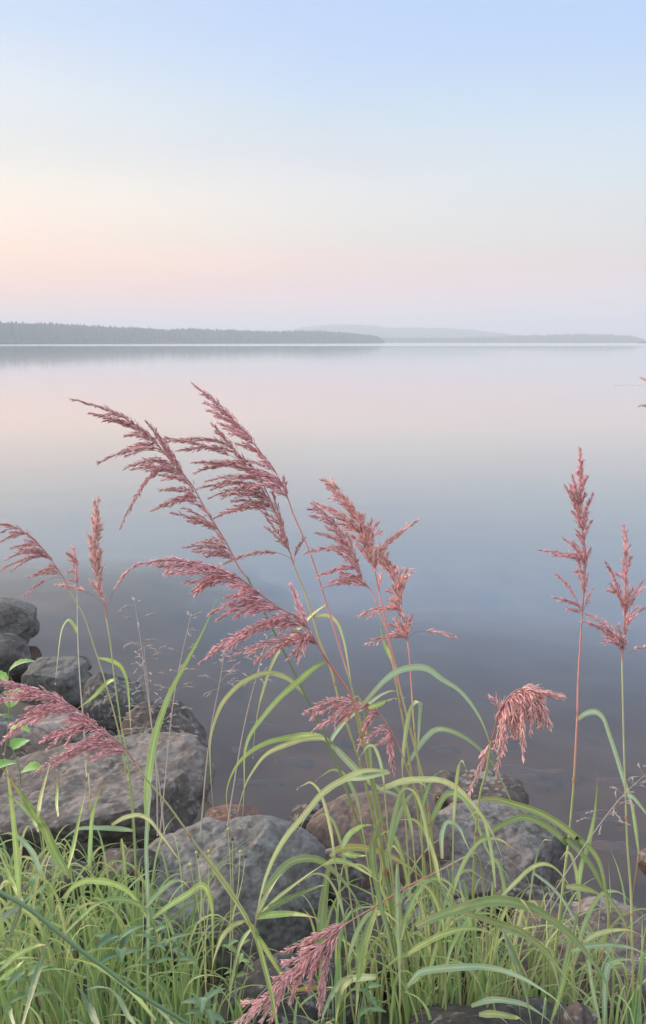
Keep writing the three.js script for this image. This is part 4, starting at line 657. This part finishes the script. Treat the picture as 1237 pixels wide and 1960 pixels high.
herb('grey green leaves at the bottom edge left of the hanging plume', 395, 1960, 1.38, 0.05, 7, 0.0410, 0.0063, [0.181, 0.279, 0.153], 76);
herb('leafy stem in the shade of the grass at the left, below the big boulder', 60, 1790, 1.6, 0.1, 8, 0.0376, 0.0073, [0.126, 0.237, 0.098], 77);
herb('low leaves right of the hanging plume at the bottom', 700, 1950, 1.45, 0.06, 6, 0.0342, 0.0058, [0.181, 0.292, 0.140], 78);
herb('thin herb with jagged leaves beside the looping blades at the lower left', 292, 1880, 1.45, 0.12, 8, 0.0342, 0.0047, [0.195, 0.321, 0.140], 79);
herb('small herb with yellow green leaves under the crossing blades', 440, 1900, 1.45, 0.1, 7, 0.0308, 0.0047, [0.237, 0.348, 0.126], 80);

{ // thin stems with buds
  seeded(130); const base = at(395, 1900, 1.42), plant = thing('budding_herb', 'thin branching stems with tiny yellow green and dark buds before the large blue grey boulder', 'herb', base), sh = new Sheaf(base), bud = new THREE.SphereGeometry(1, 8, 6);
  const green = new THREE.MeshStandardMaterial({ color: new THREE.Color().setRGB(0.4, 0.45, 0.12), roughness: 0.8 }), dark = new THREE.MeshStandardMaterial({ color: new THREE.Color().setRGB(0.09, 0.06, 0.05), roughness: 0.9 });
  for (const [x0, y0, x1, y1, k] of [[395, 1900, 365, 1655, 1], [395, 1880, 378, 1640, 0], [392, 1820, 400, 1630, 1], [440, 1900, 445, 1606, 0], [440, 1820, 437, 1587, 1], [446, 1760, 460, 1630, 1], [450, 1740, 470, 1640, 0], [385, 1760, 376, 1632, 1], [270, 1860, 272, 1654, 0]]) {
    const p = curve([at(x0, y0, 1.42), at(mix(x0, x1, 0.45) + 4, mix(y0, y1, 0.5), 1.45), at(x1, y1, 1.48)], 16); sh.tube(p, (u) => 0.0011 - 0.0005 * u, () => [0.34, 0.36, 0.15], 5);
    const b = mesh('bud', bud, k ? green : dark, plant); b.position.copy(p[16]).sub(base); b.scale.set(0.0028, 0.0032, 0.0028);
  }
  mesh('stem', sh.done(), stemMat, plant);
}
{ // floating leaves far out on the water
  const base = at(1200, 737, EYE / (SP + CP * (737 - 980) / F)), plant = thing('floating_weed', 'faint broken line of floating weed far out on the calm water near the right edge', 'water weed', base), pad = new THREE.SphereGeometry(1, 12, 6), m = new THREE.MeshStandardMaterial({ color: new THREE.Color().setRGB(0.55, 0.53, 0.53), roughness: 0.8 });
  for (const [dx, w] of [[-0.42, 0.05], [-0.2, 0.1], [-0.02, 0.04], [0.26, 0.06], [0.5, 0.09]]) { const q = mesh('leaf', pad, m, plant); q.position.set(dx, 0.012, 0); q.scale.set(w, 0.006, 0.12); }
}

// ---------------------------------------------------------------- grass that nobody could count
{
  seeded(99); const parts = [], origin = V(0, 0, 0);
  const tuft = (x0, x1, y0, y1, count, hmin, hmax, dry) => {
    for (let k = 0; k < count; k++) {
      const x = R(x0, x1), y = R(y0, y1), d = onGround(x, y), b = at(x, y, d); b.y -= 0.01;
      const h = R(hmin, hmax), a = R(0, 6.28), lean = R(0.08, 0.5) * h, dx = Math.cos(a) * lean, dz = Math.sin(a) * lean * 0.7, droop = rnd() < 0.35 ? R(0.1, 0.4) * h : R(0, 0.08) * h;
      const pts = [b, b.clone().add(V(dx * 0.12, h * 0.45, dz * 0.12)), b.clone().add(V(dx * 0.45, h * 0.82, dz * 0.45)), b.clone().add(V(dx * 0.95, h * 0.98 - droop * 0.4, dz * 0.9)), b.clone().add(V(dx * 1.5, h * 1.06 - droop * 1.3, dz * 1.3))];
      const shade = R(0.75, 1.05), isDry = rnd() < dry, c = isDry ? mix3([0.4, 0.31, 0.2], [0.5, 0.42, 0.3], rnd()) : mix3(GREENS[Math.floor(rnd() * 6)], GREENS[Math.floor(rnd() * 6)], rnd()).map((v, j) => v * [0.8, 0.95, 0.85][j] * shade);
      parts.push(bladeGeo(pts, isDry ? R(0.0013, 0.0022) : R(0.0028, 0.0062), { color: c, tip: isDry || rnd() < 0.25 ? [0.4, 0.34, 0.17] : c }, origin, 12, 3).g);
    }
  };
  tuft(-60, 380, 1840, 2080, 300, 0.12, 0.36, 0.04);
  tuft(-40, 300, 1720, 1850, 110, 0.1, 0.24, 0.04);
  tuft(-60, 460, 1960, 2140, 120, 0.1, 0.22, 0.1);
  tuft(360, 720, 1960, 2120, 130, 0.06, 0.2, 0.1);
  tuft(700, 1240, 1950, 2120, 130, 0.12, 0.34, 0.3);
  tuft(760, 1060, 1820, 1960, 50, 0.1, 0.28, 0.3);
  tuft(1040, 1250, 1880, 2060, 34, 0.12, 0.3, 0.15);
  tuft(840, 1120, 1800, 2000, 70, 0.08, 0.24, 1);
  tuft(600, 1000, 1930, 2080, 110, 0.15, 0.38, 0.12);
  tuft(800, 1200, 1985, 2090, 80, 0.12, 0.26, 0.35);
  const m = mesh('grass', mergeGeometries(parts), bladeMat, scene); m.userData = { label: 'tangled low green grass with dry straws along the bank', category: 'grass', kind: 'stuff' };
}

const renderer = new THREE.WebGLRenderer({ antialias: true });
renderer.toneMapping = THREE.LinearToneMapping; renderer.toneMappingExposure = EXPOSURE; renderer.shadowMap.enabled = true; renderer.shadowMap.type = THREE.PCFSoftShadowMap;
renderer.setSize(646, 1024);
renderer.render(scene, camera);
